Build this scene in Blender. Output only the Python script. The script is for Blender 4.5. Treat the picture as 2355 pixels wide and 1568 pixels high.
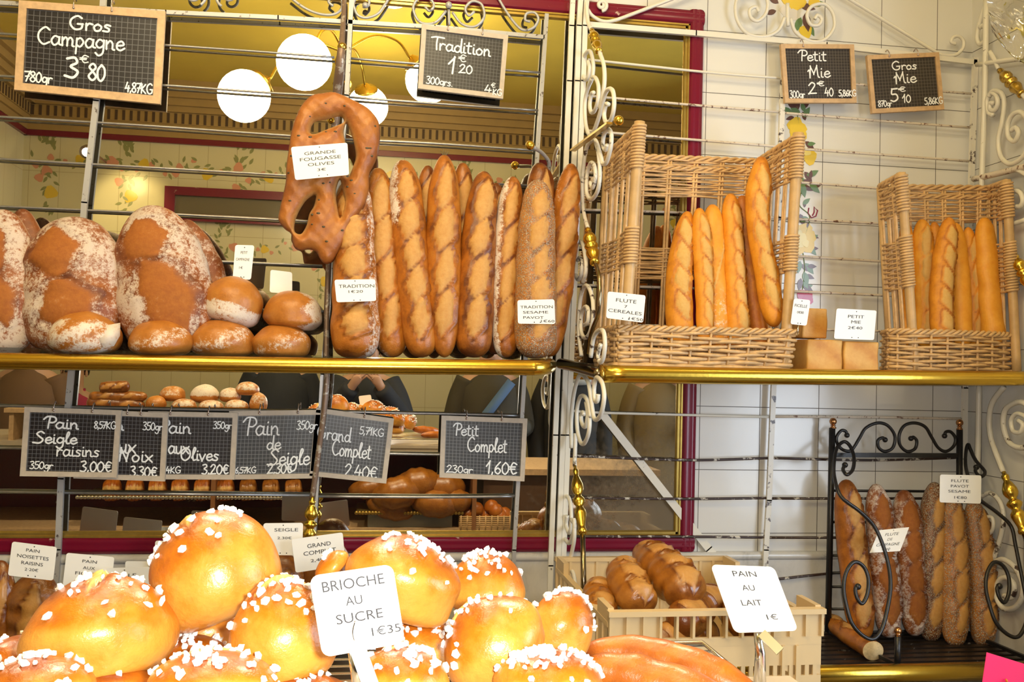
import bpy, bmesh, math, random
import numpy as np
from mathutils import Vector, Matrix

for o in list(bpy.data.objects):
    bpy.data.objects.remove(o, do_unlink=True)
S = bpy.context.scene
COL = S.collection
random.seed(7)
RNG = np.random.RandomState(7)
pi = math.pi

# ------------------------------------------------------------------ camera
W, H, F = 2355, 1568, 2150.0
YAW, PITCH, ROLL = 0.15309, 0.0296, 0.02541
CAM = np.array([0.0, -2.834, 1.5])
_f = np.array([math.sin(YAW) * math.cos(PITCH), math.cos(YAW) * math.cos(PITCH), math.sin(PITCH)])
_r0 = np.cross(_f, [0, 0, 1.0]); _r0 /= np.linalg.norm(_r0)
_u0 = np.cross(_r0, _f)
_rt = math.cos(ROLL) * _r0 + math.sin(ROLL) * _u0
_up = math.cos(ROLL) * _u0 - math.sin(ROLL) * _r0
cam_d = bpy.data.cameras.new('camera')
cam_d.sensor_width = 36.0
cam_d.lens = F * 36.0 / W
cam_d.clip_start = 0.02
cam = bpy.data.objects.new('camera', cam_d)
COL.objects.link(cam)
M = Matrix.Identity(4)
for i in range(3):
    M[i][0], M[i][1], M[i][2], M[i][3] = _rt[i], _up[i], -_f[i], CAM[i]
cam.matrix_world = M
S.camera = cam

# ------------------------------------------------------------------ world, lights, exposure
S.view_settings.view_transform = 'Standard'
S.view_settings.look = 'None'
S.view_settings.gamma = 1.0
S.view_settings.use_curve_mapping = False
S.view_settings.exposure = 0.34
S.cycles.max_bounces = 7
S.cycles.diffuse_bounces = 3
S.cycles.glossy_bounces = 5
S.cycles.transmission_bounces = 5
S.cycles.transparent_max_bounces = 8
S.cycles.caustics_reflective = False
S.cycles.caustics_refractive = False
S.cycles.sample_clamp_indirect = 4.0
wd = bpy.data.worlds.new('world'); S.world = wd; wd.use_nodes = True
wd.node_tree.nodes['Background'].inputs[0].default_value = (0.75, 0.85, 1.0, 1)
wd.node_tree.nodes['Background'].inputs[1].default_value = 0.6

def light(name, kind, loc, energy, color, size=0.1, rot=None, spot=None, target=None, size_y=None):
    d = bpy.data.lights.new(name, kind)
    d.energy = energy; d.color = color
    if kind == 'AREA':
        d.size = size
        if size_y: d.shape = 'RECTANGLE'; d.size_y = size_y
    else:
        d.shadow_soft_size = size
    if kind == 'SPOT':
        d.spot_size = spot; d.spot_blend = 0.6
    o = bpy.data.objects.new(name, d); o.location = loc
    if target is not None:
        o.rotation_euler = (Vector(target) - Vector(loc)).to_track_quat('-Z', 'Y').to_euler()
    COL.objects.link(o)
    return o
# the camera's own flash, daylight through the shop window, the ceiling spots over the bread racks
light('camera_flash', 'SPOT', (0.045, -2.80, 1.512), 58.0, (1.0, 0.95, 0.87), 0.02, spot=1.5, target=(0.35, 0.0, 1.45))
light('window_daylight', 'AREA', (3.05, -2.6, 1.6), 80.0, (0.74, 0.85, 1.0), 1.6, target=(0.9, 0, 1.3), size_y=2.0)
for i, (x, y, tx, e) in enumerate([(-0.9, -1.15, -0.9, 24), (0.15, -1.15, 0.2, 24), (1.2, -1.0, 1.3, 6), (1.75, -1.0, 1.9, 5)]):
    light('ceiling_spot', 'SPOT', (x, y, 3.25), e, (1.0, 0.80, 0.52), 0.05, spot=1.6, target=(tx, -0.1, 1.8))

for x in (-1.3, -0.2, 0.7):
    light('counter_fill', 'SPOT', (x, -0.45, 2.9), 75, (1.0, 0.84, 0.6), 0.05, spot=1.1, target=(x, -1.85, 0.9))  # added fill light for the counter's staff side, not a lamp of the shop

# ------------------------------------------------------------------ projection helpers (a point of the photograph on a plane of the room)
def ray(px, py):
    return _f + _rt * ((px - W / 2) / F) - _up * ((py - H / 2) / F)
def at(px, py, Y):
    d = ray(px, py); return CAM + d * ((Y - CAM[1]) / d[1])
def atx(px, py, X):
    d = ray(px, py); return CAM + d * ((X - CAM[0]) / d[0])
def atz(px, py, Z):
    d = ray(px, py); return CAM + d * ((Z - CAM[2]) / d[2])
def atm(px, py, Y):
    p = at(px, py, -Y); return np.array([p[0], Y, p[2]])      # where a thing stands that the wall mirror shows there
def ppm(Y):
    return F / (Y - CAM[1])

# ------------------------------------------------------------------ curves
def cr(pts, n=8, closed=False):
    P = [np.asarray(p, float) for p in pts]
    if len(P) < 3 and not closed:
        return np.array([P[0] + (P[-1] - P[0]) * t for t in np.linspace(0, 1, n + 1)])
    out = []
    N = len(P)
    segs = N if closed else N - 1
    for i in range(segs):
        if closed:
            p0, p1, p2, p3 = P[(i - 1) % N], P[i], P[(i + 1) % N], P[(i + 2) % N]
        else:
            p1, p2 = P[i], P[i + 1]
            p0 = P[i - 1] if i > 0 else 2 * p1 - p2
            p3 = P[i + 2] if i + 2 < N else 2 * p2 - p1
        for t in np.arange(n) / n:
            out.append(0.5 * (2 * p1 + (p2 - p0) * t + (2 * p0 - 5 * p1 + 4 * p2 - p3) * t * t + (3 * p1 - p0 - 3 * p2 + p3) * t ** 3))
    if not closed: out.append(P[-1])
    return np.array(out)
def spx(cx, cy, r, a0, a1, r1=0.15, sx=1.0, n=40):
    """a spiral in photograph pixels, degrees clockwise from +x, radius r down to r*r1"""
    out = []
    for t in np.linspace(0, 1, n):
        a = math.radians(a0 + (a1 - a0) * t); q = r * (1 - t) + r * r1 * t
        out.append((cx + q * math.cos(a) * sx, cy + q * math.sin(a)))
    return out
def on(pts, Y): return np.array([at(x, y, Y) for x, y in pts])
def onx(pts, X): return np.array([atx(x, y, X) for x, y in pts])

# ------------------------------------------------------------------ mesh builder
class MB:
    def __init__(s): s.v = []; s.f = []; s.n = 0; s.a = {}
    def add(s, v, f, **attrs):
        v = np.asarray(v, float).reshape(-1, 3)
        s.v.append(v); o = s.n
        s.f += [tuple(int(i) + o for i in q) for q in f]
        for k, x in attrs.items():
            s.a.setdefault(k, []).append((o, np.broadcast_to(np.asarray(x, float), (len(v),))))
        s.n += len(v); return s
    def box(s, lo, hi):
        x0, y0, z0 = lo; x1, y1, z1 = hi
        return s.add([(x0, y0, z0), (x1, y0, z0), (x1, y1, z0), (x0, y1, z0), (x0, y0, z1), (x1, y0, z1), (x1, y1, z1), (x0, y1, z1)],
                     [(0, 3, 2, 1), (4, 5, 6, 7), (0, 1, 5, 4), (1, 2, 6, 5), (2, 3, 7, 6), (3, 0, 4, 7)])
    def bar(s, p0, p1, w, t, side=(0, 1, 0)):
        """a rectangular bar from p0 to p1: t thick along side, w across"""
        p0, p1 = np.asarray(p0, float), np.asarray(p1, float)
        T = p1 - p0; T /= np.linalg.norm(T)
        N = np.asarray(side, float); N = N - T * (N @ T); N /= np.linalg.norm(N); B = np.cross(T, N)
        v = []
        for p in (p0, p1):
            for a, b in ((-1, -1), (1, -1), (1, 1), (-1, 1)):
                v.append(p + B * (a * w / 2) + N * (b * t / 2))
        return s.add(v, [(0, 1, 2, 3), (7, 6, 5, 4), (0, 4, 5, 1), (1, 5, 6, 2), (2, 6, 7, 3), (3, 7, 4, 0)])
    def tube(s, P, r, n=8, closed=False, ref=None, flat=1.0):
        P = np.asarray(P, float); m = len(P)
        r = np.broadcast_to(np.asarray(r, float), (m,))
        T = np.gradient(P, axis=0) if not closed else (np.roll(P, -1, 0) - np.roll(P, 1, 0))
        T /= np.maximum(np.linalg.norm(T, axis=1, keepdims=True), 1e-9)
        N = np.zeros_like(P)
        if ref is not None:
            q = np.asarray(ref, float); N = q - T * (T @ q)[:, None]
        else:
            q = np.array([0, 0, 1.0]) if abs(T[0][2]) < .9 else np.array([1.0, 0, 0])
            q = q - T[0] * (q @ T[0]); N[0] = q / np.linalg.norm(q)
            for i in range(1, m):
                q = N[i - 1] - T[i] * (N[i - 1] @ T[i]); N[i] = q / max(np.linalg.norm(q), 1e-9)
        N /= np.maximum(np.linalg.norm(N, axis=1, keepdims=True), 1e-9)
        B = np.cross(T, N)
        a = np.arange(n) * 2 * pi / n
        v = P[:, None] + r[:, None, None] * (np.cos(a)[None, :, None] * N[:, None] * flat + np.sin(a)[None, :, None] * B[:, None])
        f = []
        for i in range(m if closed else m - 1):
            k = (i + 1) % m
            for j in range(n):
                l = (j + 1) % n
                f.append((i * n + j, i * n + l, k * n + l, k * n + j))
        if not closed:
            f.append(tuple(range(n - 1, -1, -1))); f.append(tuple((m - 1) * n + j for j in range(n)))
        return s.add(v.reshape(-1, 3), f)
    def lathe(s, prof, p0, p1, n=20):
        """prof: (t along p0->p1, radius)"""
        p0, p1 = np.asarray(p0, float), np.asarray(p1, float)
        return s.tube([p0 + (p1 - p0) * t for t, _ in prof], [max(r, 1e-4) for _, r in prof], n, ref=_perp(p1 - p0))
    def ball(s, c, r, n=14, sc=(1, 1, 1)):
        c = np.asarray(c, float); v = []; f = []
        for i in range(n + 1):
            th = pi * i / n
            for j in range(2 * n):
                ph = pi * j / n
                v.append(c + r * np.array([math.sin(th) * math.cos(ph) * sc[0], math.sin(th) * math.sin(ph) * sc[1], math.cos(th) * sc[2]]))
        k = 2 * n
        for i in range(n):
            for j in range(k):
                q = (i * k + j, (i + 1) * k + j, (i + 1) * k + (j + 1) % k, i * k + (j + 1) % k)
                f.append(q[:3] if i == n - 1 else (q if i else (q[0], q[1], q[2])))
        return s.add(v, f)
    def build(s, name, mat, parent=None, org=None, smooth=True, **tags):
        V = np.concatenate(s.v) if s.v else np.zeros((0, 3))
        if parent is not None: O = np.array(parent['_o'])
        elif org is not None: O = np.asarray(org, float)
        else: O = np.array([(V[:, 0].min() + V[:, 0].max()) / 2, (V[:, 1].min() + V[:, 1].max()) / 2, V[:, 2].min()])
        me = bpy.data.meshes.new(name)
        me.from_pydata((V - O).tolist(), [], s.f)
        me.validate()
        if smooth:
            me.shade_smooth()
        for k, lst in s.a.items():
            at_ = me.attributes.new(k, 'FLOAT', 'POINT'); arr = np.zeros(len(V), np.float32)
            for o, x in lst: arr[o:o + len(x)] = x
            at_.data.foreach_set('value', arr)
        if mat is not None: me.materials.append(mat)
        o = bpy.data.objects.new(name, me); COL.objects.link(o)
        if parent is not None: o.parent = parent
        else: o.location = O
        o['_o'] = O.tolist()
        if smooth == 'angle':
            me.set_sharp_from_angle(angle=0.7)
        _tags(o, tags)
        return o
def _perp(d):
    d = np.asarray(d, float) / np.linalg.norm(d)
    q = np.array([0, 1.0, 0]) if abs(d[1]) < .8 else np.array([1.0, 0, 0])
    return q
def _tags(o, t):
    for k in ('label', 'category', 'group', 'kind'):
        if t.get(k): o[k] = t[k]
def thing(name, loc, label, category, group=None, kind=None):
    o = bpy.data.objects.new(name, None); o.empty_display_size = 0.05
    COL.objects.link(o); o.location = loc; o['_o'] = [float(x) for x in loc]
    _tags(o, dict(label=label, category=category, group=group, kind=kind))
    return o

# ------------------------------------------------------------------ materials
def _nt(name):
    m = bpy.data.materials.new(name); m.use_nodes = True
    return m, m.node_tree, m.node_tree.nodes['Principled BSDF']
def C4(c): return (c[0], c[1], c[2], 1.0)
def srgb(r, g, b):
    f = lambda x: (x / 255 / 12.92) if x / 255 <= .04045 else ((x / 255 + .055) / 1.055) ** 2.4
    return (f(r), f(g), f(b))
def add(nt, t, **kw):
    n = nt.nodes.new(t)
    for k, v in kw.items(): setattr(n, k, v)
    return n
def mixc(nt, fac, a, b, blend='MIX'):
    n = nt.nodes.new('ShaderNodeMix'); n.data_type = 'RGBA'; n.blend_type = blend
    for sock, v in ((n.inputs[0], fac), (n.inputs[6], a), (n.inputs[7], b)):
        if hasattr(v, 'links'): nt.links.new(v, sock)
        elif isinstance(v, (int, float)): sock.default_value = v
        else: sock.default_value = C4(v)
    return n.outputs[2]
def math_(nt, op, a, b=None, c=None, clamp=False):
    n = nt.nodes.new('ShaderNodeMath'); n.operation = op; n.use_clamp = clamp
    for i, v in enumerate((a, b, c)):
        if v is None: continue
        if hasattr(v, 'links'): nt.links.new(v, n.inputs[i])
        else: n.inputs[i].default_value = v
    return n.outputs[0]
def ramp(nt, x, stops):
    n = nt.nodes.new('ShaderNodeValToRGB')
    while len(n.color_ramp.elements) > 1: n.color_ramp.elements.remove(n.color_ramp.elements[-1])
    n.color_ramp.elements[0].position = stops[0][0]; n.color_ramp.elements[0].color = C4(stops[0][1])
    for p, c in stops[1:]:
        e = n.color_ramp.elements.new(p); e.color = C4(c)
    nt.links.new(x, n.inputs[0]); return n.outputs[0]
def noise(nt, scale, detail=3, rough=.55, coord='Object', dist=0.0):
    tc = nt.nodes.new('ShaderNodeTexCoord'); n = nt.nodes.new('ShaderNodeTexNoise')
    n.inputs['Scale'].default_value = scale; n.inputs['Detail'].default_value = detail
    n.inputs['Roughness'].default_value = rough; n.inputs['Distortion'].default_value = dist
    nt.links.new(tc.outputs[coord], n.inputs['Vector']); return n.outputs['Fac']
def bump(nt, b, h, strength, dist=.002):
    n = nt.nodes.new('ShaderNodeBump'); n.inputs['Strength'].default_value = strength; n.inputs['Distance'].default_value = dist
    nt.links.new(h, n.inputs['Height']); nt.links.new(n.outputs[0], b.inputs['Normal'])
def attr(nt, name):
    n = nt.nodes.new('ShaderNodeAttribute'); n.attribute_name = name; return n.outputs['Fac']
def plain(name, c, rough=.5, metal=0.0, spec=.5, vary=0.0, vscale=30, bmp=0.0, bscale=200, coat=0.0, c2=None, thr=None):
    m, nt, b = _nt(name)
    b.inputs['Roughness'].default_value = rough; b.inputs['Metallic'].default_value = metal
    b.inputs['Specular IOR Level'].default_value = spec; b.inputs['Coat Weight'].default_value = coat
    if c2 is not None:                                  # chips or blotches of a second colour
        nz = noise(nt, vscale, 5, .65)
        k = ramp(nt, nz, [(thr - .03, (0, 0, 0)), (thr + .03, (1, 1, 1))])
        nt.links.new(mixc(nt, k, c, c2), b.inputs['Base Color'])
    elif vary:
        nz = noise(nt, vscale, 4)
        nt.links.new(mixc(nt, nz, [x * (1 - vary) for x in c], [min(1, x * (1 + vary)) for x in c]), b.inputs['Base Color'])
    else:
        b.inputs['Base Color'].default_value = C4(c)
    if bmp: bump(nt, b, noise(nt, bscale, 3), bmp)
    return m
def emit(name, c, e):
    m, nt, b = _nt(name); b.inputs['Base Color'].default_value = C4(c)
    b.inputs['Emission Color'].default_value = C4(c); b.inputs['Emission Strength'].default_value = e
    return m
def glassy(name, tint=(1, 1, 1), refl=.08, rough=.02):
    m, nt, b = _nt(name); nt.nodes.remove(b)
    o = nt.nodes['Material Output']
    t = add(nt, 'ShaderNodeBsdfTransparent'); t.inputs[0].default_value = C4(tint)
    g = add(nt, 'ShaderNodeBsdfGlossy'); g.inputs['Roughness'].default_value = rough
    fr = add(nt, 'ShaderNodeFresnel'); fr.inputs[0].default_value = 1.5
    k = math_(nt, 'ADD', fr.outputs[0], refl, clamp=True)
    x = add(nt, 'ShaderNodeMixShader')
    nt.links.new(k, x.inputs[0]); nt.links.new(t.outputs[0], x.inputs[1]); nt.links.new(g.outputs[0], x.inputs[2])
    nt.links.new(x.outputs[0], o.inputs[0]); return m

def bread_mat(name, dark, mid, light_, cutA, cutB, rough=.42, flourc=(.80, .74, .66), spec=.5, seed=(.35, .25, .15), coat=0.0, amp=1.0):
    m, nt, b = _nt(name)
    n1 = noise(nt, 28, 4, .6); n2 = noise(nt, 260, 3, .6); n3 = noise(nt, 90, 4, .65)
    tone = attr(nt, 'tone'); cut = attr(nt, 'cut'); fl = attr(nt, 'flour'); sd = attr(nt, 'seed')
    x = math_(nt, 'ADD', tone, math_(nt, 'MULTIPLY', math_(nt, 'SUBTRACT', n1, .5), .9 * amp))
    x = math_(nt, 'ADD', x, math_(nt, 'MULTIPLY', math_(nt, 'SUBTRACT', n3, .5), .35), clamp=True)
    crust = ramp(nt, x, [(0.0, dark), (.5, mid), (1.0, light_)])
    cc = mixc(nt, ramp(nt, math_(nt, 'ADD', math_(nt, 'MULTIPLY', n3, .6), math_(nt, 'MULTIPLY', n1, .4)), [(.30, (0, 0, 0)), (.70, (1, 1, 1))]), cutA, cutB)
    kc = math_(nt, 'ADD', cut, math_(nt, 'MULTIPLY', math_(nt, 'SUBTRACT', n3, .5), math_(nt, 'MULTIPLY', cut, .35)), clamp=True)
    col = mixc(nt, kc, crust, cc)
    kf = math_(nt, 'ADD', fl, math_(nt, 'MULTIPLY', math_(nt, 'SUBTRACT', n2, .5), 1.0))
    kf = math_(nt, 'ADD', kf, math_(nt, 'MULTIPLY', math_(nt, 'SUBTRACT', n3, .5), 1.5))
    kf = math_(nt, 'ADD', kf, math_(nt, 'MULTIPLY', math_(nt, 'SUBTRACT', n1, .5), 1.2))
    kf = ramp(nt, kf, [(.40, (0, 0, 0)), (.80, (.85, .85, .85))])
    kf = math_(nt, 'MULTIPLY', kf, math_(nt, 'MULTIPLY', fl, 2.2, clamp=True))
    col = mixc(nt, kf, col, flourc)
    tc = add(nt, 'ShaderNodeTexCoord'); vo = add(nt, 'ShaderNodeTexVoronoi'); vo.inputs['Scale'].default_value = 330
    nt.links.new(tc.outputs['Object'], vo.inputs['Vector'])
    ks = ramp(nt, vo.outputs['Distance'], [(.38, (1, 1, 1)), (.58, (0, 0, 0))])
    sc = mixc(nt, vo.outputs['Color'], (.09, .08, .075), (.50, .41, .28))
    col = mixc(nt, math_(nt, 'MULTIPLY', ks, sd, clamp=True), col, sc)
    nt.links.new(col, b.inputs['Base Color'])
    rr = math_(nt, 'ADD', math_(nt, 'MULTIPLY', math_(nt, 'MAXIMUM', kc, kf), .3), rough, clamp=True)
    nt.links.new(rr, b.inputs['Roughness'])
    b.inputs['Specular IOR Level'].default_value = spec; b.inputs['Coat Weight'].default_value = coat; b.inputs['Coat Roughness'].default_value = .25
    hh = math_(nt, 'ADD', math_(nt, 'MULTIPLY', n2, .35), math_(nt, 'ADD', n3, math_(nt, 'MULTIPLY', ks, math_(nt, 'MULTIPLY', sd, .8))))
    bump(nt, b, hh, .35, .003)
    return m
MT = {}
MT['tradition'] = bread_mat('baguette_crust', (.13, .030, .004), (.42, .135, .014), (.58, .25, .04), (.48, .22, .048), (.57, .32, .095), rough=.36)
MT['flute'] = bread_mat('golden_flute_crust', (.42, .12, .010), (.74, .29, .018), (.84, .40, .045), (.63, .34, .075), (.70, .44, .14), rough=.5)
MT['country'] = bread_mat('country_loaf_crust', (.12, .028, .006), (.27, .075, .012), (.40, .145, .03), (.26, .072, .008), (.37, .125, .015), rough=.5, flourc=(.62, .53, .45))
MT['roll'] = bread_mat('roll_crust', (.20, .06, .01), (.42, .15, .022), (.56, .25, .05), (.58, .30, .08), (.62, .36, .12), rough=.38, flourc=(.72, .66, .58))
MT['fougasse'] = bread_mat('fougasse_crust', (.17, .045, .010), (.33, .105, .018), (.44, .165, .03), (.55, .28, .07), (.60, .36, .12), rough=.45)
MT['brioche'] = bread_mat('brioche_crust', (.26, .052, .003), (.54, .16, .006), (.68, .31, .045), (.70, .38, .08), (.78, .50, .15), rough=.34, coat=.25, amp=1.5)
MT['milk'] = bread_mat('milk_bread_crust', (.30, .065, .006), (.52, .15, .010), (.72, .32, .045), (.80, .45, .1), (.85, .55, .2), rough=.38, coat=.15)
MT['sandwich'] = bread_mat('sandwich_loaf_crust', (.45, .16, .02), (.62, .30, .06), (.72, .42, .12), (.7, .45, .15), (.75, .5, .2), rough=.55)
MT['rustic'] = bread_mat('crate_loaf_crust', (.16, .042, .006), (.38, .135, .016), (.52, .23, .04), (.45, .19, .035), (.52, .26, .06), rough=.28, coat=.3)
MT['sugar'] = plain('pearl_sugar', (.90, .89, .87), .6)
MT['sesame'] = plain('sesame_grains', (.50, .42, .29), .6, vary=.4, vscale=300)
MT['card'] = plain('white_card', (.86, .85, .82), .35)
MT['print'] = plain('printed_ink', (.03, .03, .035), .6)
MT['slate'] = None
MT['chalk'] = plain('white_chalk_pen', (.85, .86, .86), .8)
MT['wood'] = plain('pale_wood_frame', (.55, .36, .19), .5, vary=.35, vscale=60, bmp=.1)
MT['woodgrey'] = plain('greyed_wood_frame', (.50, .42, .33), .5, vary=.25, vscale=60, bmp=.1)
MT['brass'] = plain('polished_brass', (.74, .49, .07), .24, 1.0, bmp=.12, bscale=60)
MT['brassdull'] = plain('aged_brass', (.55, .36, .08), .25, 1.0, vary=.2, vscale=80)
MT['bronze'] = plain('dark_bronze_tube', (.30, .24, .15), .2, 1.0)
MT['copper'] = plain('copper_ball', (.55, .27, .12), .25, 1.0)
MT['chrome'] = plain('chrome_wire', (.75, .75, .76), .12, 1.0)
MT['steel'] = plain('steel_hook', (.55, .45, .42), .3, 1.0)
MT['iron'] = plain('black_iron', (.012, .011, .012), .35, 0.0, .5, bmp=.15)
MT['white'] = plain('chipped_cream_paint', (.72, .68, .58), .33, c2=(.06, .035, .025), thr=.70, vscale=30)
MT['whiteworn'] = plain('worn_cream_paint', (.70, .66, .57), .33, c2=(.055, .03, .025), thr=.60, vscale=32)
MT['grey'] = plain('greyish_painted_iron', (.42, .41, .40), .35, .2, c2=(.10, .08, .07), thr=.64, vscale=70)
MT['rod'] = plain('thin_steel_rod', (.34, .33, .33), .3, .7, vary=.3, vscale=50)
MT['rust'] = plain('rusty_cream_rod', (.64, .56, .46), .45, c2=(.16, .075, .045), thr=.585, vscale=55)
MT['darkrod'] = plain('bared_dark_rod', (.045, .025, .02), .4, c2=(.60, .55, .46), thr=.565, vscale=36)
MT['wicker'] = plain('peeled_willow', (.62, .39, .175), .45, vary=.45, vscale=45, bmp=.15, bscale=120)
MT['wickerpost'] = plain('willow_pole', (.56, .36, .16), .45, vary=.3, vscale=25, bmp=.1)
MT['burgundy'] = plain('burgundy_gloss_paint', (.16, .004, .022), .25, c2=(.62, .48, .38), thr=.70, vscale=11)
MT['gilt'] = plain('gilt_edge', (.50, .34, .08), .3, .8, vary=.25, vscale=40)
MT['plastic'] = plain('beige_crate_plastic', (.66, .48, .25), .4, spec=.4)
MT['marble'] = None
MT['pink'] = plain('pink_paper', (.62, .012, .11), .55)
MT['gold'] = plain('gold_print', (.6, .25, .03), .4, .5)
MT['film'] = glassy('clear_film', (.96, .96, .96), .06, .08)
MT['glass'] = glassy('shelf_glass', (.93, .97, .96), .02, .02)
# ================================================================== THE SETTING
def tile_mat(name, axis, u0, z0, wu, wz, c, joint, rough=.13, jw=.0011):
    m, nt, b = _nt(name)
    tc = add(nt, 'ShaderNodeTexCoord'); sp = add(nt, 'ShaderNodeSeparateXYZ'); nt.links.new(tc.outputs['Object'], sp.inputs[0])
    def line(x, o, w):
        t = math_(nt, 'FRACT', math_(nt, 'DIVIDE', math_(nt, 'SUBTRACT', x, o - 40 * w - w / 2), w))
        return math_(nt, 'COMPARE', t, .5, jw / w)
    k = math_(nt, 'MAXIMUM', line(sp.outputs[axis], u0, wu), line(sp.outputs['Z'], z0, wz))
    n = noise(nt, 2.2, 3); n2 = noise(nt, 9, 2)
    col = mixc(nt, n, [x * .93 for x in c], [min(1, x * 1.05) for x in c])
    nt.links.new(mixc(nt, k, col, joint), b.inputs['Base Color'])
    nt.links.new(math_(nt, 'ADD', math_(nt, 'MULTIPLY', k, .5), math_(nt, 'ADD', rough, math_(nt, 'MULTIPLY', n, .08))), b.inputs['Roughness'])
    bump(nt, b, math_(nt, 'SUBTRACT', n2, k), .12, .004)
    return m
def marble_mat():
    m, nt, b = _nt('grey_marble')
    n = noise(nt, 5, 6, .65, dist=1.5); n2 = noise(nt, 1.6, 3)
    c = ramp(nt, n, [(.30, (.22, .22, .22)), (.42, (.50, .50, .49)), (.6, (.62, .61, .58)), (.8, (.50, .49, .47))])
    nt.links.new(mixc(nt, n2, c, (.55, .50, .42)), b.inputs['Base Color']); b.inputs['Roughness'].default_value = .2
    return m
MT['marble'] = marble_mat()
MT['tile'] = tile_mat('cream_glazed_tile', 'X', 1.244, 2.397, .2, .2, (.70, .68, .63), (.10, .085, .07))
MT['tileside'] = tile_mat('cream_glazed_tile_side', 'Y', -.07, 2.397, .2, .2, (.66, .64, .59), (.10, .085, .07))
MT['tilefar'] = tile_mat('lamplit_cream_tile', 'X', .03, 2.397, .2, .4, (.66, .60, .40), (.30, .24, .12))  # cream tile with the lamps' yellow light put into its colour
MT['tilefary'] = tile_mat('lamplit_cream_tile_side', 'Y', .03, 2.397, .2, .4, (.66, .60, .40), (.30, .24, .12))  # same lamp yellow in the colour, for the left wall
MT['ceiling'] = plain('yellow_ceiling_paint', (.62, .46, .07), .4, vary=.25, vscale=2.5)
MT['cornice'] = plain('ochre_cornice', (.36, .23, .08), .5, vary=.15, vscale=12)
MT['dentil'] = plain('recess_shade', (.07, .035, .012), .7)
MT['floor'] = plain('dark_floor_tile', (.16, .12, .09), .4, vary=.3, vscale=6)
MT['plaster'] = plain('painted_plaster', (.55, .50, .40), .6)
XC = float(at(2231, 520, 0)[0]); XL, YF, ZC, XW = -2.41, -4.1, 3.45, 3.1
def struct(name, bm_, m, org=None, smooth=False):
    return bm_.build(name, m, org=org if org is not None else (0, 0, 0), smooth=smooth, kind='structure')
wall_back = struct('wall_back', MB().box((XL - .1, 0, 0), (XC + .1, .12, ZC)), MT['tile'])
wall_right = struct('wall_right', MB().box((XC, -1.0, 0), (XC + .1, 0, ZC)), MT['tileside'])
struct('wall_side', MB().box((XC + .1, -1.0, 0), (XW + .1, -.9, ZC)), MT['plaster'])
wall_front = struct('wall_front', MB().box((XL - .1, YF - .12, 0), (XW + .1, YF, ZC)), MT['tilefar'])
wall_left = struct('wall_left', MB().box((XL - .12, YF, 0), (XL, 0, ZC)), MT['tilefary'])
struct('floor', MB().box((XL - .2, YF - .1, -.1), (XW + .2, .1, 0)), MT['floor'])
struct('ceiling', MB().box((XL - .2, YF - .1, ZC), (XW + .2, .1, ZC + .1)), MT['ceiling'])
wm = MB()
for lo, hi in (((XW, YF, 0), (XW + .1, -1, .55)), ((XW, YF, 2.65), (XW + .1, -1, ZC)), ((XW, YF, .55), (XW + .1, -3.65, 2.65)), ((XW, -1.55, .55), (XW + .1, -1, 2.65))):
    wm.box(lo, hi)
struct('wall_window', wm, MT['plaster'])
win = struct('window_1', MB().box((XW + .04, -3.65, .55), (XW + .05, -1.55, 2.65)), MT['glass'], org=(XW, -2.6, .55))
fm = MB()
for y in (-3.65, -2.62, -1.60): fm.box((XW + .02, y, .55), (XW + .08, y + .05, 2.65))
for z in (.55, 2.6): fm.box((XW + .021, -3.64, z), (XW + .079, -1.56, z + .05))
fm.build('window_frame', MT['burgundy'], win, smooth=False)

# dado of grey marble under the tiles
ZD = float(at(1700, 1270, -.02)[2])
dm = MB(); dm.box((XL, -.018, 0), (XC, 0, ZD - .022))
dm.tube([(XL, -.012, ZD - .012), (XC, -.012, ZD - .012)], .014, 12)
dm.box((XC - .018, -1.0, 0), (XC, -.018, ZD - .022))
struct('trim_dado', dm, MT['marble'], smooth='angle')

# painted flower vine on the tiles beside the rack, flat paint
def leafv(c, ang, l, w):
    c = np.asarray(c, float); a = np.array([math.cos(ang), 0, math.sin(ang)]); b = np.array([-math.sin(ang), 0, math.cos(ang)])
    t = np.linspace(0, 1, 7)
    up_ = [c + a * (l * x) + b * (w * .5 * math.sin(pi * x ** .8)) for x in t]
    dn = [c + a * (l * x) - b * (w * .5 * math.sin(pi * x ** .8)) for x in t[-2:0:-1]]
    P = up_ + dn; n = len(P)
    return [p for p in P] , n
def flat(mb, P, y0, th=.0012):
    """a flat painted patch: polygon P given in x,z at the wall face y0, th towards the room"""
    n = len(P); th = th + math.copysign(random.uniform(0, .0012), th)
    v = [(p[0], y0, p[2]) for p in P] + [(p[0], y0 - th, p[2]) for p in P]
    mb.add(v, [tuple(range(n, 2 * n))] + [(i, (i + 1) % n, n + (i + 1) % n, n + i) for i in range(n)])
def disc(mb, c, r, y0, th=.0014, n=12, sx=1, sz=1, wob=.15):
    ph = random.random() * 6
    flat(mb, [(c[0] + r * sx * (1 + wob * math.sin(3 * a + ph)) * math.cos(a), 0, c[2] + r * sz * (1 + wob * math.sin(3 * a + ph)) * math.sin(a)) for a in np.arange(n) * 2 * pi / n], y0, th)
PL = plain('painted_leaf_green', (.13, .22, .09), .2); PD = plain('painted_leaf_dark', (.12, .055, .045), .2)
PY = plain('painted_yellow', (.72, .50, .05), .2); PP = plain('painted_pink', (.55, .10, .20), .2); PY2 = plain('painted_pale_yellow', (.78, .64, .2), .2); PK = plain('painted_rose', (.66, .30, .20), .25)
ml, mdk, my, mp, my2 = MB(), MB(), MB(), MB(), MB()
def wpx(x, y): return at(x, y, 0)
stem = cr([wpx(1832, 245), wpx(1840, 330), wpx(1846, 420), wpx(1838, 470), wpx(1862, 500), wpx(1846, 560), wpx(1850, 620), wpx(1842, 690)], 6)
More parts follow.
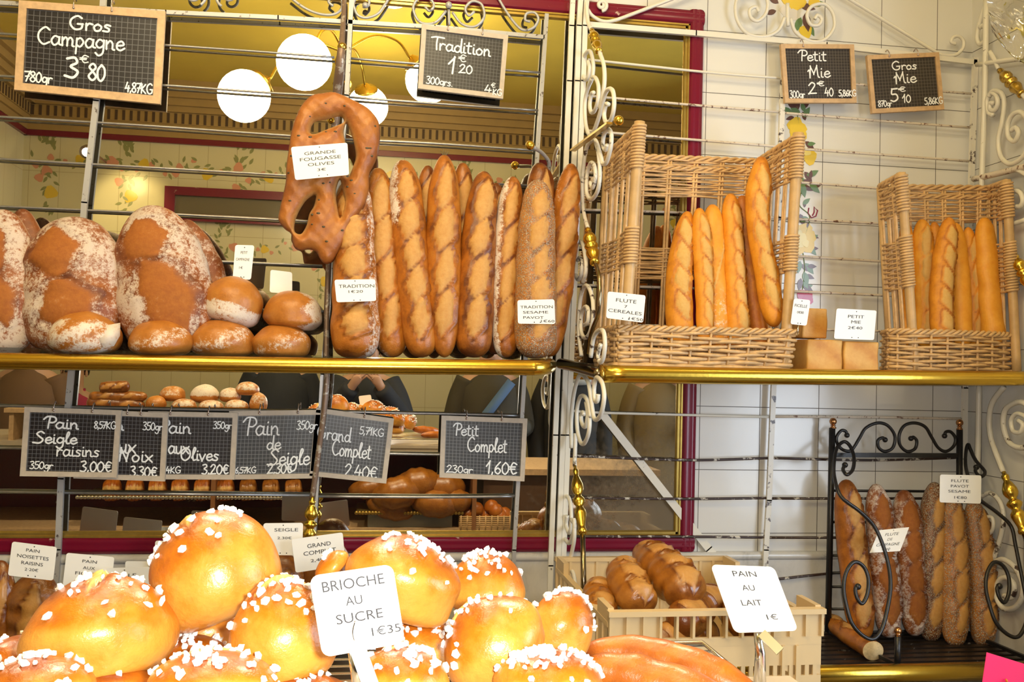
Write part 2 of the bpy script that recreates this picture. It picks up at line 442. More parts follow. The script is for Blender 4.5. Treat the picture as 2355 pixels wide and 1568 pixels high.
ml.tube([(p[0], -.0005, p[2]) for p in stem], .0018, 5)
for x, y, a, l, d in ((1822, 262, 150, .05, 0), (1848, 270, 60, .05, 0), (1836, 252, 110, .06, 1), (1846, 250, 60, .055, 1), (1828, 250, 135, .05, 1), (1852, 325, -40, .05, 1), (1850, 395, -50, .05, 1),
                      (1842, 408, -60, .05, 0), (1858, 405, 30, .05, 0), (1843, 420, -75, .06, 0), (1862, 422, -40, .055, 0), (1838, 395, 220, .03, 0), (1846, 470, 40, .04, 0), (1840, 492, -70, .05, 1),
                      (1865, 540, -20, .035, 1), (1858, 565, -45, .05, 0), (1840, 600, -100, .05, 0), (1852, 605, -50, .055, 0), (1848, 625, -70, .055, 0), (1842, 640, -100, .05, 1), (1846, 655, -30, .05, 1), (1855, 505, 200, .03, 0)):
    P, n = leafv(wpx(x, y), math.radians(a), l * .82, l * .38); flat(mdk if d else ml, P, 0)
    P, n = leafv(wpx(x + 4, y + 7), math.radians(a + 50), l * .6, l * .28); flat(ml if d else mdk, P, 0)
for x, y, r in ((1833, 296, .03), (1836, 306, .028), (1829, 288, .026)): disc(my, wpx(x, y), r, 0)
disc(my, wpx(1862, 362), .024, 0); disc(my2, wpx(1856, 350), .012, 0, .002)
for x, y, r in ((1843, 548, .045), (1836, 560, .035), (1852, 556, .035), (1848, 535, .032)): disc(my, wpx(x, y), r, 0, .0014)
for x, y, r in ((1845, 548, .016), (1838, 538, .012), (1852, 560, .012), (1840, 562, .011)): disc(my2, wpx(x, y), r, 0, .002)
for k in range(2):
    mp.tube([wpx(x, y) + np.array([0, -.001, 0]) for x, y in ((1860, 478), (1858, 490), (1866, 501), (1876, 497), (1880, 484), (1872, 476), (1872, 488), (1868, 496))], .0022, 5)
disc(mp, wpx(1850, 683), .026, 0); disc(mp, wpx(1858, 687), .018, 0)
# flowers behind the centre scroll at the top
for x, y, a, l, d in ((1790, 8, 150, .05, 1), (1785, 25, 200, .045, 1), (1840, 12, -10, .06, 1), (1852, 30, -80, .07, 1), (1842, 40, -110, .06, 0), (1868, 10, 10, .05, 0), (1858, 55, -60, .05, 0)):
    P, n = leafv(wpx(x, y), math.radians(a), l * .9, l * .4); flat(mdk if d else ml, P, 0)
bq = MB(); disc(bq, wpx(1812, 24), .034, 0, .0016, 4, wob=.05); disc(bq, wpx(1822, 34), .020, 0, .0018, 8)
bq.build('painted_white_bloom', plain('painted_white', (.66, .60, .50), .25), wall_back, smooth=False)
for x, y, r in ((1832, 4, .03), (1853, 72, .022), (1872, 4, .02), (1812, 2, .02)): disc(my, wpx(x, y), r, 0)
for nme, mb_, m_ in (('painted_green_leaves', ml, PL), ('painted_dark_leaves', mdk, PD), ('painted_yellow_roses', my, PY), ('painted_rose_centres', my2, PY2), ('painted_pink_buds', mp, PP)):
    mb_.build(nme, m_, wall_back, smooth=False)

# the wall opposite, seen in the mirror: cornice with dentils, lintel panel, flower garlands
cm = MB(); dn_ = MB()
def cornice(p0, p1, n):
    p0, p1, n = (np.asarray(q, float) for q in (p0, p1, n))
    for z0, z1, d in ((3.08, 3.13, .03), (3.13, 3.17, .05), (3.17, 3.25, .06), (3.25, 3.29, .09), (3.29, 3.34, .12), (3.34, 3.39, .15), (3.39, 3.45, .19)):
        a, b_ = p0.copy(), p1.copy()
        q = [a, b_, b_ + n * d, a + n * d]
        cm.add([(x[0], x[1], z0) for x in q] + [(x[0], x[1], z1) for x in q], [(3, 2, 1, 0), (4, 5, 6, 7), (0, 1, 5, 4), (1, 2, 6, 5), (2, 3, 7, 6), (3, 0, 4, 7)])
    L = np.linalg.norm(p1 - p0); t = (p1 - p0) / L
    for k in range(int(L / .05)):
        c = p0 + t * (.02 + k * .05) + n * .061
        dn_.bar((c[0], c[1], 3.175), (c[0], c[1], 3.245), .018, .006, side=tuple(n) )
cornice((XL, YF, 0), (XW, YF, 0), (0, 1, 0)); cornice((XL, YF, 0), (XL, -1.2, 0), (1, 0, 0))
tr = struct('trim_cornice', cm, MT['cornice'])
dn_.build('dentil_gap_shade', MT['dentil'], tr, smooth=False)  # dark bars painted as the shade between the cornice blocks
bm2 = MB(); bm2.box((XL, YF, 3.04), (XW, YF + .025, 3.08)); bm2.box((XL, YF, 3.04), (XL + .025, -1.2, 3.08))
struct('trim_picture_rail', bm2, MT['burgundy'])
lp = thing('lintel_panel', (-.6, YF + .02, 2.5), 'long burgundy framed panel over the doorway in the opposite wall, seen in the mirror', 'panel')
q = MB(); q.box((-1.43, YF, 2.52), (.3, YF + .02, 2.70)); q.build('panel_glass', plain('dull_dark_glass', (.16, .13, .08), .15), lp, smooth=False)
q = MB()
for lo, hi in (((-1.45, YF, 2.67), (.32, YF + .05, 2.73)), ((-1.45, YF, 2.49), (.32, YF + .05, 2.54)), ((-1.45, YF, 2.4901), (-1.38, YF + .0501, 2.7299)), ((.26, YF, 2.4901), (.3201, YF + .0501, 2.7299))): q.box(lo, hi)
q.build('panel_frame', MT['burgundy'], lp, smooth=False)
gl, gp, gy = MB(), MB(), MB()
def garland(x0, x1, z, drops, zig=.02, s=1.0):
    n = int((x1 - x0) / .024)
    for i in range(n):
        x = x0 + (x1 - x0) * i / n; zz = z + zig * math.sin(x * 9) + random.uniform(-.05, .05) * s
        if i % 9 == 4: disc(gy if (i // 9) % 2 else gp, (x, 0, zz), random.uniform(.03, .045) * s, YF, -.0014)
        elif i % 4 == 1: disc(gp, (x, 0, zz), random.uniform(.014, .026) * s, YF, -.0014)
        else:
            P, k = leafv((x, 0, zz), random.uniform(0, 6.28), .05 * s, .02 * s); flat(gl, P, YF, -.0012)
    for dx in drops:
        for k in range(26):
            P, _ = leafv((dx + random.uniform(-.05, .05), 0, z + .05 + random.random() * .25), random.uniform(.5, 2.6), .055 * s, .022 * s); flat(gl, P, YF, -.0012)
        for k in range(16):
            P, _ = leafv((dx + random.uniform(-.03, .05), 0, z - .02 - random.random() * .32), random.uniform(3.4, 6), .05 * s, .02 * s); flat(gl, P, YF, -.0012)
        disc(gy, (dx + .03, 0, z - .22), .045 * s, YF, -.0016); disc(gp, (dx - .05, 0, z - .12), .03 * s, YF, -.0016); disc(gy, (dx, 0, z + .2), .025, YF, -.0016)
garland(-2.35, 2.6, 2.87, (-2.25, -1.72, -.92, -.12, .68, 1.5, 2.3)); garland(-1.5, 1.6, 2.32, (-1.05, -.35, .4, 1.2), s=.8)
gl.build('garland_leaves', plain('garland_green', (.26, .27, .11), .3), wall_front, smooth=False)
gp.build('garland_pink_roses', PK, wall_front, smooth=False); gy.build('garland_yellow_roses', PY, wall_front, smooth=False)

# ------------------------------------------------------------------ the big mirror in its burgundy frame
ZT = float(at(1610, 18, -.035)[2]); ZB = float(at(1500, 1271, -.035)[2]); XR = float(at(1612, 700, -.035)[0]); XM = -1.75
mir = thing('wall_mirror', (0, 0, ZB), 'large old wall mirror in a chipped burgundy frame with gilt inner edge', 'mirror')
def mirror_mat():
    m, nt, b = _nt('mirror_silvering'); nt.nodes.remove(b); o = nt.nodes['Material Output']
    g = add(nt, 'ShaderNodeBsdfGlossy'); g.inputs['Roughness'].default_value = 0.0; g.inputs[0].default_value = (.80, .78, .70, 1)
    d = add(nt, 'ShaderNodeBsdfDiffuse'); d.inputs[0].default_value = (.20, .155, .10, 1)
    tc = add(nt, 'ShaderNodeTexCoord'); sp = add(nt, 'ShaderNodeSeparateXYZ'); nt.links.new(tc.outputs['Object'], sp.inputs[0])
    n = noise(nt, 7, 6, .7); n2 = noise(nt, 60, 4, .7)
    zz = math_(nt, 'SUBTRACT', 1.0, math_(nt, 'MULTIPLY', sp.outputs['Z'], 1.9), clamp=True)
    xx = math_(nt, 'MULTIPLY', math_(nt, 'SUBTRACT', sp.outputs['X'], .42), 2.6, clamp=True)
    w = math_(nt, 'MULTIPLY', zz, xx)
    k = math_(nt, 'ADD', math_(nt, 'MULTIPLY', w, 1.35), math_(nt, 'MULTIPLY', math_(nt, 'SUBTRACT', n, .5), 1.1))
    k = math_(nt, 'ADD', k, math_(nt, 'MULTIPLY', math_(nt, 'SUBTRACT', n2, .5), .8))
    k = ramp(nt, k, [(.30, (.02, .02, .02)), (.95, (.80, .80, .80))])
    x = add(nt, 'ShaderNodeMixShader'); nt.links.new(k, x.inputs[0]); nt.links.new(g.outputs[0], x.inputs[1]); nt.links.new(d.outputs[0], x.inputs[2])
    nt.links.new(x.outputs[0], o.inputs[0]); return m
q = MB().box((XM, -.004, ZB + .02), (XR - .03, -.0005, ZT - .03)); q.build('mirror_glass', mirror_mat(), mir, smooth=False)
q = MB()
def mould(mb, p0, p1, wv, prof):
    """a straight moulding p0->p1; profile (across, out): across along wv, out towards the room"""
    p0, p1, wv = (np.asarray(x, float) for x in (p0, p1, wv)); n = len(prof)
    v = [p + wv * a + np.array([0, -o, 0]) for p in (p0, p1) for a, o in prof]
    mb.add(v, [(i, (i + 1) % n, n + (i + 1) % n, n + i) for i in range(n)] + [tuple(range(n - 1, -1, -1)), tuple(range(n, 2 * n))])
pf = [(0, .0005), (0, .012), (.008, .020), (.016, .0225), (.022, .020), (.030, .0225), (.040, .021), (.046, .014), (.046, .0005)]
mould(q, (XR, 0, ZB), (XR, 0, ZT), (-1, 0, 0), pf); mould(q, (XM, 0, ZT), (XR, 0, ZT - .0004), (0, 0, -1), pf); mould(q, (XM, 0, ZB), (XR, 0, ZB + .0004), (0, 0, 1), pf)
q.build('frame', MT['burgundy'], mir, smooth='angle')
pg = [(0, .0045), (0, .016), (.005, .016), (.007, .012), (.014, .012), (.018, .007), (.018, .0045)]
q = MB(); a = .046
mould(q, (XR - a, 0, ZB + a), (XR - a, 0, ZT - a), (-1, 0, 0), pg); mould(q, (XM, 0, ZT - a), (XR - a, 0, ZT - a - .0003), (0, 0, -1), pg); mould(q, (XM, 0, ZB + a), (XR - a, 0, ZB + a + .0003), (0, 0, 1), pg)
q.build('gilt_edge', MT['gilt'], mir, smooth='angle')

# ------------------------------------------------------------------ chandelier of globes and the small spotlight
ch = thing('globe_chandelier', tuple(atm(800, 150, -1.95)), 'brass chandelier with five glowing white globes, seen in the mirror', 'lamp')
GL = emit('lit_opal_globe', (1.0, .86, .55), 26.0)
hub = atm(790, 120, -2.0)
q = MB(); q.lathe([(0, .01), (.05, .04), (.2, .05), (.4, .02), (.6, .045), (1, .012)], hub + np.array([0, 0, -.22]), hub + np.array([0, 0, .05]), 16)
q.tube([hub + np.array([0, 0, .03]), (hub[0], hub[1], ZC)], .009, 10); q.build('stem', MT['brass'], ch)
for x, y, r, Y in ((562, 222, 58, -1.86), (700, 145, 62, -1.48), (985, 185, 53, -2.23), (846, 246, 46, -2.75), (905, -40, 58, -1.6)):
    p = atm(x, y, Y); R = r * (-Y - CAM[1]) / F
    gb = MB().ball(p, R, 16).build('globe', GL, ch)
    out = hub - p; out[2] = 0; out /= np.linalg.norm(out)
    k = p + out * R * .75 + np.array([0, 0, R * .72])
    q = MB(); q.tube(cr([hub, hub * .6 + k * .4 + np.array([0, 0, .10]), k * .75 + hub * .25 + np.array([0, 0, .09]), k + out * .02], 7), .007, 8)
    q.build('arm', MT['brass'], ch)
    q = MB(); q.lathe([(0, .075 * R / .13), (.25, .07 * R / .13), (.5, .03), (1, .012)], p + (k - p) * .86, p + (k - p) * 1.22, 16); q.build('gallery', MT['brassdull'], gb)
sl = thing('wall_spotlight', tuple(atm(200, 345, -3.55)), 'small lit spotlight on the opposite wall, seen in the mirror by the left rack post', 'lamp')
p = atm(200, 350, -3.55)
MB().lathe([(0, .012), (.2, .03), (1, .045)], p + np.array([-.03, -.12, .05]), p, 14).build('housing', MT['steel'], sl)
MB().ball(p + np.array([.004, .012, -.004]), .028, 8).build('bulb', emit('lit_bulb', (1, .95, .85), 40), sl)
MB().tube([p + np.array([-.03, -.12, .05]), (p[0] - .03, YF, p[2] + .05)], .01, 8).build('arm', MT['steel'], sl)
light('spotlight_beam', 'SPOT', (p[0] + .05, p[1], p[2]), 18, (1, .78, .35), .03, spot=1.1, target=(-1.7, YF, 2.55))
# ================================================================== LETTERING
_tc = {}
def text2d(s_):
    if s_ not in _tc:
        c = bpy.data.curves.new('t', 'FONT'); c.body = s_; c.resolution_u = 3; c.offset = .0
        o = bpy.data.objects.new('t', c); COL.objects.link(o)
        me = bpy.data.meshes.new_from_object(o.evaluated_get(bpy.context.evaluated_depsgraph_get()))
        v = np.array([x.co[:] for x in me.vertices]); f = [tuple(p.vertices) for p in me.polygons]
        bpy.data.objects.remove(o, do_unlink=True); bpy.data.curves.remove(c); bpy.data.meshes.remove(me)
        lo, hi = v[:, :2].min(0), v[:, :2].max(0)
        _tc[s_] = ((v[:, :2] - lo) / (hi - lo), f)
    return _tc[s_]
def quadmap(q, Y):
    """(u right, v down, off towards the room) on the card whose corners TL,TR,BR,BL are at these points of plane(s) Y"""
    Ys = Y if isinstance(Y, (list, tuple)) else [Y] * 4
    P = [at(x, y, yy) for (x, y), yy in zip(q, Ys)]
    n = np.cross(P[1] - P[0], P[3] - P[0]); n /= np.linalg.norm(n)
    if n[1] > 0: n = -n
    def f(u, v, off=0.0):
        u = np.asarray(u, float)[..., None]; v = np.asarray(v, float)[..., None]
        return P[0] * (1 - u) * (1 - v) + P[1] * u * (1 - v) + P[2] * u * v + P[3] * (1 - u) * v + n * off
    f.w = np.linalg.norm(P[1] - P[0]); f.h = np.linalg.norm(P[3] - P[0]); f.n = n; f.P = P
    return f
def rrect(f, r, n=5):
    ru, rv = r / f.w, r / f.h; out = []
    for cx, cy, a0 in ((1 - ru, rv, -90), (1 - ru, 1 - rv, 0), (ru, 1 - rv, 90), (ru, rv, 180)):
        for k in range(n + 1):
            a = math.radians(a0 + 90 * k / n); out.append((cx + ru * math.cos(a), cy + rv * math.sin(a)))
    return out
def slab(mb, f, poly, o0, o1):
    n = len(poly); u = [p[0] for p in poly]; v = [p[1] for p in poly]
    V = np.concatenate([f(u, v, o0), f(u, v, o1)])
    mb.add(V, [tuple(range(n)), tuple(range(2 * n - 1, n - 1, -1))] + [(i, n + i, n + (i + 1) % n, (i + 1) % n) for i in range(n)])
def put_text(mb, f, s_, u0, v0, u1, v1, off=.0006):
    V, F_ = text2d(s_)
    mb.add(f(u0 + (u1 - u0) * V[:, 0], v1 + (v0 - v1) * V[:, 1], off), F_)
def price_tag(q, Y, lines, label, holes=True, name='price_tag', mat='card', r=.006, group='white price tags', ink='print'):
    f = quadmap(q, Y)
    t = thing(name, tuple(f(.5, 1.0)), label, 'price tag', group)
    mb = MB(); slab(mb, f, rrect(f, r), -.0012, 0); cd = mb.build('card', MT[mat], t, smooth=False)
    if lines:
        mb = MB()
        for s_, uc, vc, w, h in lines: put_text(mb, f, s_, uc - w / 2, vc - h / 2, uc + w / 2, vc + h / 2)
        mb.build('lettering', MT[ink], t, smooth=False)
    if holes:
        for u, v in ((.5, .07), (.44, .935), (.60, .935)):
            mb = MB(); k = [(u + .0016 / f.w * math.cos(a), v + .0016 / f.h * math.sin(a)) for a in np.arange(8) * pi / 4]
            slab(mb, f, k, 0, .0004); mb.build('eyelet', MT['print'], cd, smooth=False)
    return t, f

# handwriting with a chalk pen: stroke letters
GLY = {
 'G': (.78, [[(.62, .85), (.4, 1), (.12, .75), (.08, .35), (.3, .02), (.6, .1), (.66, .42), (.66, .42), (.42, .42)]]),
 'C': (.66, [[(.6, .85), (.38, 1), (.1, .7), (.08, .3), (.32, 0), (.62, .15)]]),
 'T': (.5, [[(0, .92), (.3, 1), (.8, .97)], [(.38, .97), (.34, .5), (.36, 0)]]),
 'P': (.56, [[(-.05, .75), (.15, 1), (.5, .97), (.6, .7), (.45, .5), (.25, .5)], [(.28, .95), (.22, .4), (.2, 0)]]),
 'S': (.6, [[(.55, .85), (.35, 1), (.12, .8), (.3, .55), (.5, .3), (.3, .02), (-.1, .05)]]),
 'M': (.75, [[(-.05, .5), (.06, .6), (.08, 0), (.08, 0), (.14, .9), (.14, .9), (.34, .3), (.34, .3), (.56, .95), (.56, .95), (.62, .1), (.72, .0)]]),
 'N': (.72, [[(-.1, .4), (.0, .55), (.08, .2), (.05, 0)], [(.08, 0), (.15, .9), (.15, .9), (.45, .08), (.45, .08), (.6, 1)]]),
 'O': (.72, [[(.35, 1), (.08, .7), (.1, .2), (.35, 0), (.62, .3), (.6, .75), (.35, 1)]]),
 'K': (.6, [[(.1, .9), (.08, 0)], [(.5, .88), (.1, .42), (.1, .42), (.55, 0)]]),
 'V': (.48, [[(0, .8), (.2, 0), (.2, 0), (.5, .95)]]),
 'a': (.52, [[(.42, .45), (.2, .52), (.05, .25), (.18, 0), (.38, .15), (.43, .48), (.43, .48), (.42, .1), (.54, .03)]]),
 'd': (.54, [[(.42, .42), (.2, .5), (.05, .22), (.2, 0), (.4, .2), (.46, 1), (.46, 1), (.45, .08), (.54, .02)]]),
 'e': (.46, [[(.05, .25), (.4, .32), (.3, .52), (.1, .4), (.08, .12), (.25, 0), (.46, .14)]]),
 'g': (.5, [[(.42, .42), (.2, .52), (.05, .25), (.2, .05), (.4, .2), (.43, .48), (.43, .48), (.4, -.2), (.2, -.4), (.03, -.25)]]),
 'i': (.24, [[(.1, .5), (.1, .06), (.22, .02)], [(.1, .7), (.12, .74)]]),
 'l': (.3, [[(.03, .2), (.26, .85), (.18, 1), (.1, .6), (.14, .05), (.3, .05)]]),
 'm': (.68, [[(.05, .5), (.07, 0)], [(.07, .3), (.2, .5), (.3, .35), (.3, 0)], [(.3, .3), (.43, .5), (.55, .35), (.55, .05), (.64, 0)]]),
 'n': (.5, [[(.05, .5), (.07, 0)], [(.07, .3), (.22, .5), (.35, .35), (.36, .05), (.46, 0)]]),
 'o': (.48, [[(.22, .5), (.05, .3), (.12, .02), (.32, .05), (.4, .32), (.22, .5)]]),
 'p': (.46, [[(.08, .5), (.05, -.4)], [(.07, .4), (.25, .52), (.4, .3), (.25, .02), (.07, .12)]]),
 'r': (.4, [[(.06, .5), (.07, 0)], [(.07, .3), (.2, .5), (.38, .45)]]),
 's': (.4, [[(.36, .44), (.18, .5), (.1, .36), (.3, .2), (.25, .02), (.0, .04)]]),
 't': (.36, [[(.15, .85), (.13, .1), (.3, .02)], [(0, .58), (.32, .6)]]),
 'u': (.5, [[(.05, .5), (.07, .1), (.22, 0), (.36, .2), (.38, .5), (.38, .5), (.38, .05), (.48, 0)]]),
 'v': (.42, [[(0, .5), (.18, 0), (.18, 0), (.38, .5)]]),
 'x': (.46, [[(.02, .5), (.2, .25), (.4, 0)], [(.4, .5), (.2, .25), (.02, 0)]]),
 '0': (.52, [[(.25, .92), (.05, .6), (.08, .15), (.27, 0), (.45, .3), (.43, .7), (.25, .92)]]),
 '1': (.36, [[(.02, .55), (.25, .95), (.25, .95), (.2, 0)]]),
 '2': (.54, [[(.05, .7), (.25, .95), (.42, .72), (.05, .02), (.05, .02), (.5, .05)]]),
 '3': (.48, [[(.05, .88), (.3, .95), (.38, .72), (.18, .52), (.42, .3), (.28, 0), (.0, .06)]]),
 '4': (.5, [[(.2, .95), (.02, .35), (.02, .35), (.46, .38)], [(.34, .62), (.3, 0)]]),
 '5': (.48, [[(.44, .95), (.12, .92), (.12, .92), (.08, .55), (.35, .52), (.42, .2), (.2, 0), (0, .08)]]),
 '6': (.5, [[(.4, .95), (.1, .5), (.08, .15), (.28, 0), (.42, .25), (.25, .45), (.08, .3)]]),
 '7': (.48, [[(.02, .9), (.46, .92), (.46, .92), (.16, 0)], [(.1, .46), (.42, .5)]]),
 '8': (.5, [[(.25, .52), (.05, .75), (.25, .95), (.42, .75), (.25, .52), (.03, .22), (.25, 0), (.45, .22), (.25, .52)]]),
 '9': (.48, [[(.4, .75), (.2, .55), (.06, .75), (.22, .95), (.4, .8), (.38, .4), (.3, 0)]]),
 '€': (.54, [[(.5, .8), (.25, .92), (.1, .5), (.25, .05), (.5, .15)], [(-.02, .58), (.4, .6)], [(-.02, .4), (.38, .42)]]),
 ',': (.2, [[(.1, .1), (.04, -.15)]]), '.': (.2, [[(.08, .03), (.11, .0)]]), ' ': (.3, []),
}
def hand(mb, f, s_, u0, v0, u1, v1, wd_, off=.0009):
    """write s_ so that cap height spans v0..v1 (v down) and its advance spans u0..u1; wd_ the pen width in metres"""
    A = sum(GLY[c][0] for c in s_); x = 0; ns = 0
    for c in s_:
        ad, strokes = GLY[c]
        for st in strokes:
            P = cr(st, 5); uu = u0 + (x + P[:, 0]) / A * (u1 - u0); vv = v1 - P[:, 1] * (v1 - v0)
            X = np.stack([uu * f.w, vv * f.h], 1)
            T = np.gradient(X, axis=0); T /= np.maximum(np.linalg.norm(T, axis=1, keepdims=True), 1e-9)
            N = np.stack([-T[:, 1], T[:, 0]], 1) * wd_ / 2
            # round ends
            X = np.concatenate([X[:1] - T[:1] * wd_ * .4, X, X[-1:] + T[-1:] * wd_ * .4]); N = np.concatenate([N[:1] * .5, N, N[-1:] * .5])
            a, b = X + N, X - N; m = len(X)
            oo = (off + .00018 * (ns % 5) + np.linspace(0, .00016, m))[:, None]; ns += 1
            V = np.concatenate([f(a[:, 0] / f.w, a[:, 1] / f.h, oo), f(b[:, 0] / f.w, b[:, 1] / f.h, oo)])
            mb.add(V, [(i, i + 1, m + i + 1, m + i) for i in range(m - 1)])
        x += ad
def slate_mat(f, name, base, line, nu, nv):
    """black slate ruled with a pale grid; the grid is counted along the board's own two edges"""
    m, nt, b = _nt(name)
    uv = add(nt, 'ShaderNodeAttribute', attribute_name='bu').outputs['Fac']; vv = add(nt, 'ShaderNodeAttribute', attribute_name='bv').outputs['Fac']
    def ln(x, n):
        return math_(nt, 'COMPARE', math_(nt, 'FRACT', math_(nt, 'MULTIPLY', x, n)), .5, .055)
    k = math_(nt, 'MAXIMUM', ln(uv, nu), ln(vv, nv))
    n = noise(nt, 25, 3)
    nt.links.new(mixc(nt, k, mixc(nt, n, base, [x * 1.6 for x in base]), line), b.inputs['Base Color'])
    b.inputs['Roughness'].default_value = .35
    return m
def chalkboard(q, Y, words, label, nu, nv, fw=.018, wood='wood', base=(.008, .007, .009), line=(.11, .11, .12), hooks=(.35, .65), pen=.0032, hy=None):
    f = quadmap(q, Y)
    t = thing('chalkboard', tuple(f(.5, 1.0)), label, 'chalkboard', 'chalkboard price signs')
    fu, fv = fw / f.w, fw / f.h
    mb = MB(); o = .009
    for a, b_ in (((0, 0), (1, fv)), ((0, 1 - fv), (1, 1)), ((0, fv), (fu, 1 - fv)), ((1 - fu, fv), (1, 1 - fv))):
        slab(mb, f, [(a[0], a[1]), (b_[0], a[1]), (b_[0], b_[1]), (a[0], b_[1])], -.004, o * (1 if b_[0] - a[0] > .5 else .97))
    fr_ = mb.build('frame', MT[wood], t, smooth=False)
    mb = MB(); u = [fu, 1 - fu, 1 - fu, fu]; v = [fv, fv, 1 - fv, 1 - fv]
    V = np.concatenate([f(u, v, .003), f(u, v, -.003)])
    mb.add(V, [(0, 1, 2, 3), (7, 6, 5, 4), (0, 4, 5, 1), (1, 5, 6, 2), (2, 6, 7, 3), (3, 7, 4, 0)], bu=np.array(u + u), bv=np.array(v + v))
    mb.build('slate', slate_mat(f, 'ruled_slate', base, line, nu, nv), t, smooth=False)
    for w in words:
        mb = MB(); hand(mb, f, w[0], *w[1:5], wd_=w[5] if len(w) > 5 else pen, off=.0102 if (w[3] > 1 - fu or w[1] < fu) else .0045)
        mb.build('chalk_lettering', MT['chalk'], t, smooth=False)
    for u in hooks:
        p = f(u, fv * .5, o); up = f(u, -.07, o * .4)
        mb = MB(); mb.tube(cr([p + np.array([0, -.001, 0]), p * .5 + up * .5 + np.array([0, -.005, 0]), up + np.array([0, .004, .004]), up + np.array([0, .016, -.002])], 5), .0016, 6)
        mb.ball(p, .0035, 6); mb.build('hook', MT['steel'], fr_)
    return t
# ================================================================== WALL RACKS OF IRON
def pxr(px, Y): return px / ppm(Y)
def zz(pts, ox, oy, s): return [(ox + x / s, oy + y / s) for x, y in pts]
YR = -.030
def pole(root, pts, Y, w, t, mat, name='post'):
    P = on(pts, Y); mb = MB()
    for a, b in zip(P[:-1], P[1:]):
        T = (b - a) / np.linalg.norm(b - a); mb.bar(a - T * .002, b + T * .002, w, t)
    return mb.build(name, MT[mat], root, smooth=False)
def rod(root, pts, Y, r, mat, name='rail', n=8):
    P = on(pts, Y)
    return MB().tube(cr(P, 4) if len(P) > 2 else P, r, n).build(name, MT[mat], root)
def scroll(root, pts, Y, r, mat, name='scroll', n=8, sm=5):
    return MB().tube(cr(on(pts, Y), sm), r, n).build(name, MT[mat], root)

lr = thing('wall_rack', tuple(at(650, 1300, YR)), 'grey iron two-bay bread rack with thin rails in front of the mirror', 'rack')
pole(lr, [(240, -30), (222, 232), (195, 466), (165, 847), (141, 1100), (134, 1263), (120, 1450)], YR, .016, .012, 'grey')
pole(lr, [(810, -30), (797, 220), (742, 860), (722, 1225), (714, 1420)], YR, .013, .012, 'grey')
pole(lr, [(1257, 34), (1236, 345), (1206, 862), (1182, 1264), (1176, 1450)], YR, .012, .012, 'grey')
pole(lr, [(1337, -40), (1331, 60), (1327, 187), (1294, 1000), (1283, 1300), (1279, 1450)], YR, .0155, .014, 'white')
pole(lr, [(1319, -40), (1314, 60), (1309, 187), (1277, 1000), (1266, 1300), (1262, 1450)], YR - .004, .0155, .012, 'white')  # added bar standing in for the post's lit reflection in the mirror
for pts in ([(-40, 74), (383, 104), (600, 119), (769, 132)], [(803, 134), (965, 147), (1246, 167)], [(-40, 172), (375, 196), (600, 212), (786, 222)], [(796, 223), (1030, 240), (1240, 254)],
            [(-40, 266), (320, 288), (663, 312), (784, 320)], [(790, 320), (1000, 330), (1234, 346)], [(-40, 363), (320, 384), (654, 403), (778, 411)], [(783, 406), (1228, 427)],
            [(-40, 473), (320, 489), (639, 505), (770, 512)], [(775, 512), (1222, 528)], [(-40, 578), (449, 599), (741, 611)], [(765, 612), (1218, 626)], [(-40, 700), (757, 716)], [(757, 716), (1214, 730)]):
    rod(lr, pts, YR + .006, .0037, 'rod')
for pts in ([(-40, 932), (300, 939), (700, 946), (738, 947)], [(738, 946), (1000, 951), (1202, 956)], [(-40, 1029), (300, 1034), (730, 1040)], [(732, 1040), (1010, 1045), (1196, 1048)],
            [(-40, 1131), (726, 1139)], [(724, 1141), (1000, 1143), (1190, 1141)]):
    rod(lr, pts, YR + .006, .0042, 'rod')
pole(lr, [(-40, 5), (382, 29), (640, 41), (797, 51)], YR, .012, .012, 'grey', 'top_bar')
pole(lr, [(797, 51), (1000, 63), (1250, 86)], YR, .012, .012, 'grey', 'top_bar')
for pts in (spx(447, -14, 29, 60, -480, .2), spx(524, -12, 30, 120, 560, .2), [(665, -8), (700, 18), (735, 32), (768, 33), (786, 18), (784, -4), (765, -10), (756, 4), (766, 14)],
            [(812, 10), (822, 34), (843, 41), (868, 32), (884, 12), (900, -14)], spx(836, 8, 24, 160, 460, .3), [(1026, 25), (1000, 52), (966, 51), (950, 20), (962, -3), (986, -4), (998, 12), (988, 25), (977, 15)],
            [(1040, 28), (1062, 55), (1092, 61), (1113, 40), (1108, 11), (1086, 3), (1070, 19), (1078, 36), (1091, 26)], [(1140, -14), (1172, 38), (1200, 68), (1226, 64), (1238, 44), (1229, 29), (1211, 31), (1208, 46), (1219, 50)],
            [(1032, 22), (1033, 58)]):
    scroll(lr, pts, YR, .0042, 'grey')
MB().ball(at(1032, 12, YR - .005), .011, 8).build('rosette', MT['grey'], lr)
MB().ball(at(840, 12, YR - .004), .009, 8).build('rosette', MT['grey'], lr)

# brass turned knobs on the bracket stalks
VASE = [(0, .25), (.06, .3), (.08, .5), (.12, .5), (.14, .42), (.17, .42), (.2, .62), (.3, .98), (.36, 1.0), (.41, .8), (.44, .55), (.47, .55), (.5, .9), (.53, 1.05), (.57, .9), (.6, .62), (.63, .6), (.68, .95), (.73, 1.0), (.8, .8), (.88, .6), (.92, .6), (.94, .72), (.98, .72), (1, .5)]
def vase(root, p0, p1, r, mat='brass'):
    MB().lathe([(t, q * r) for t, q in VASE], p0, p1, 18).build('brass_knob', MT[mat], root)
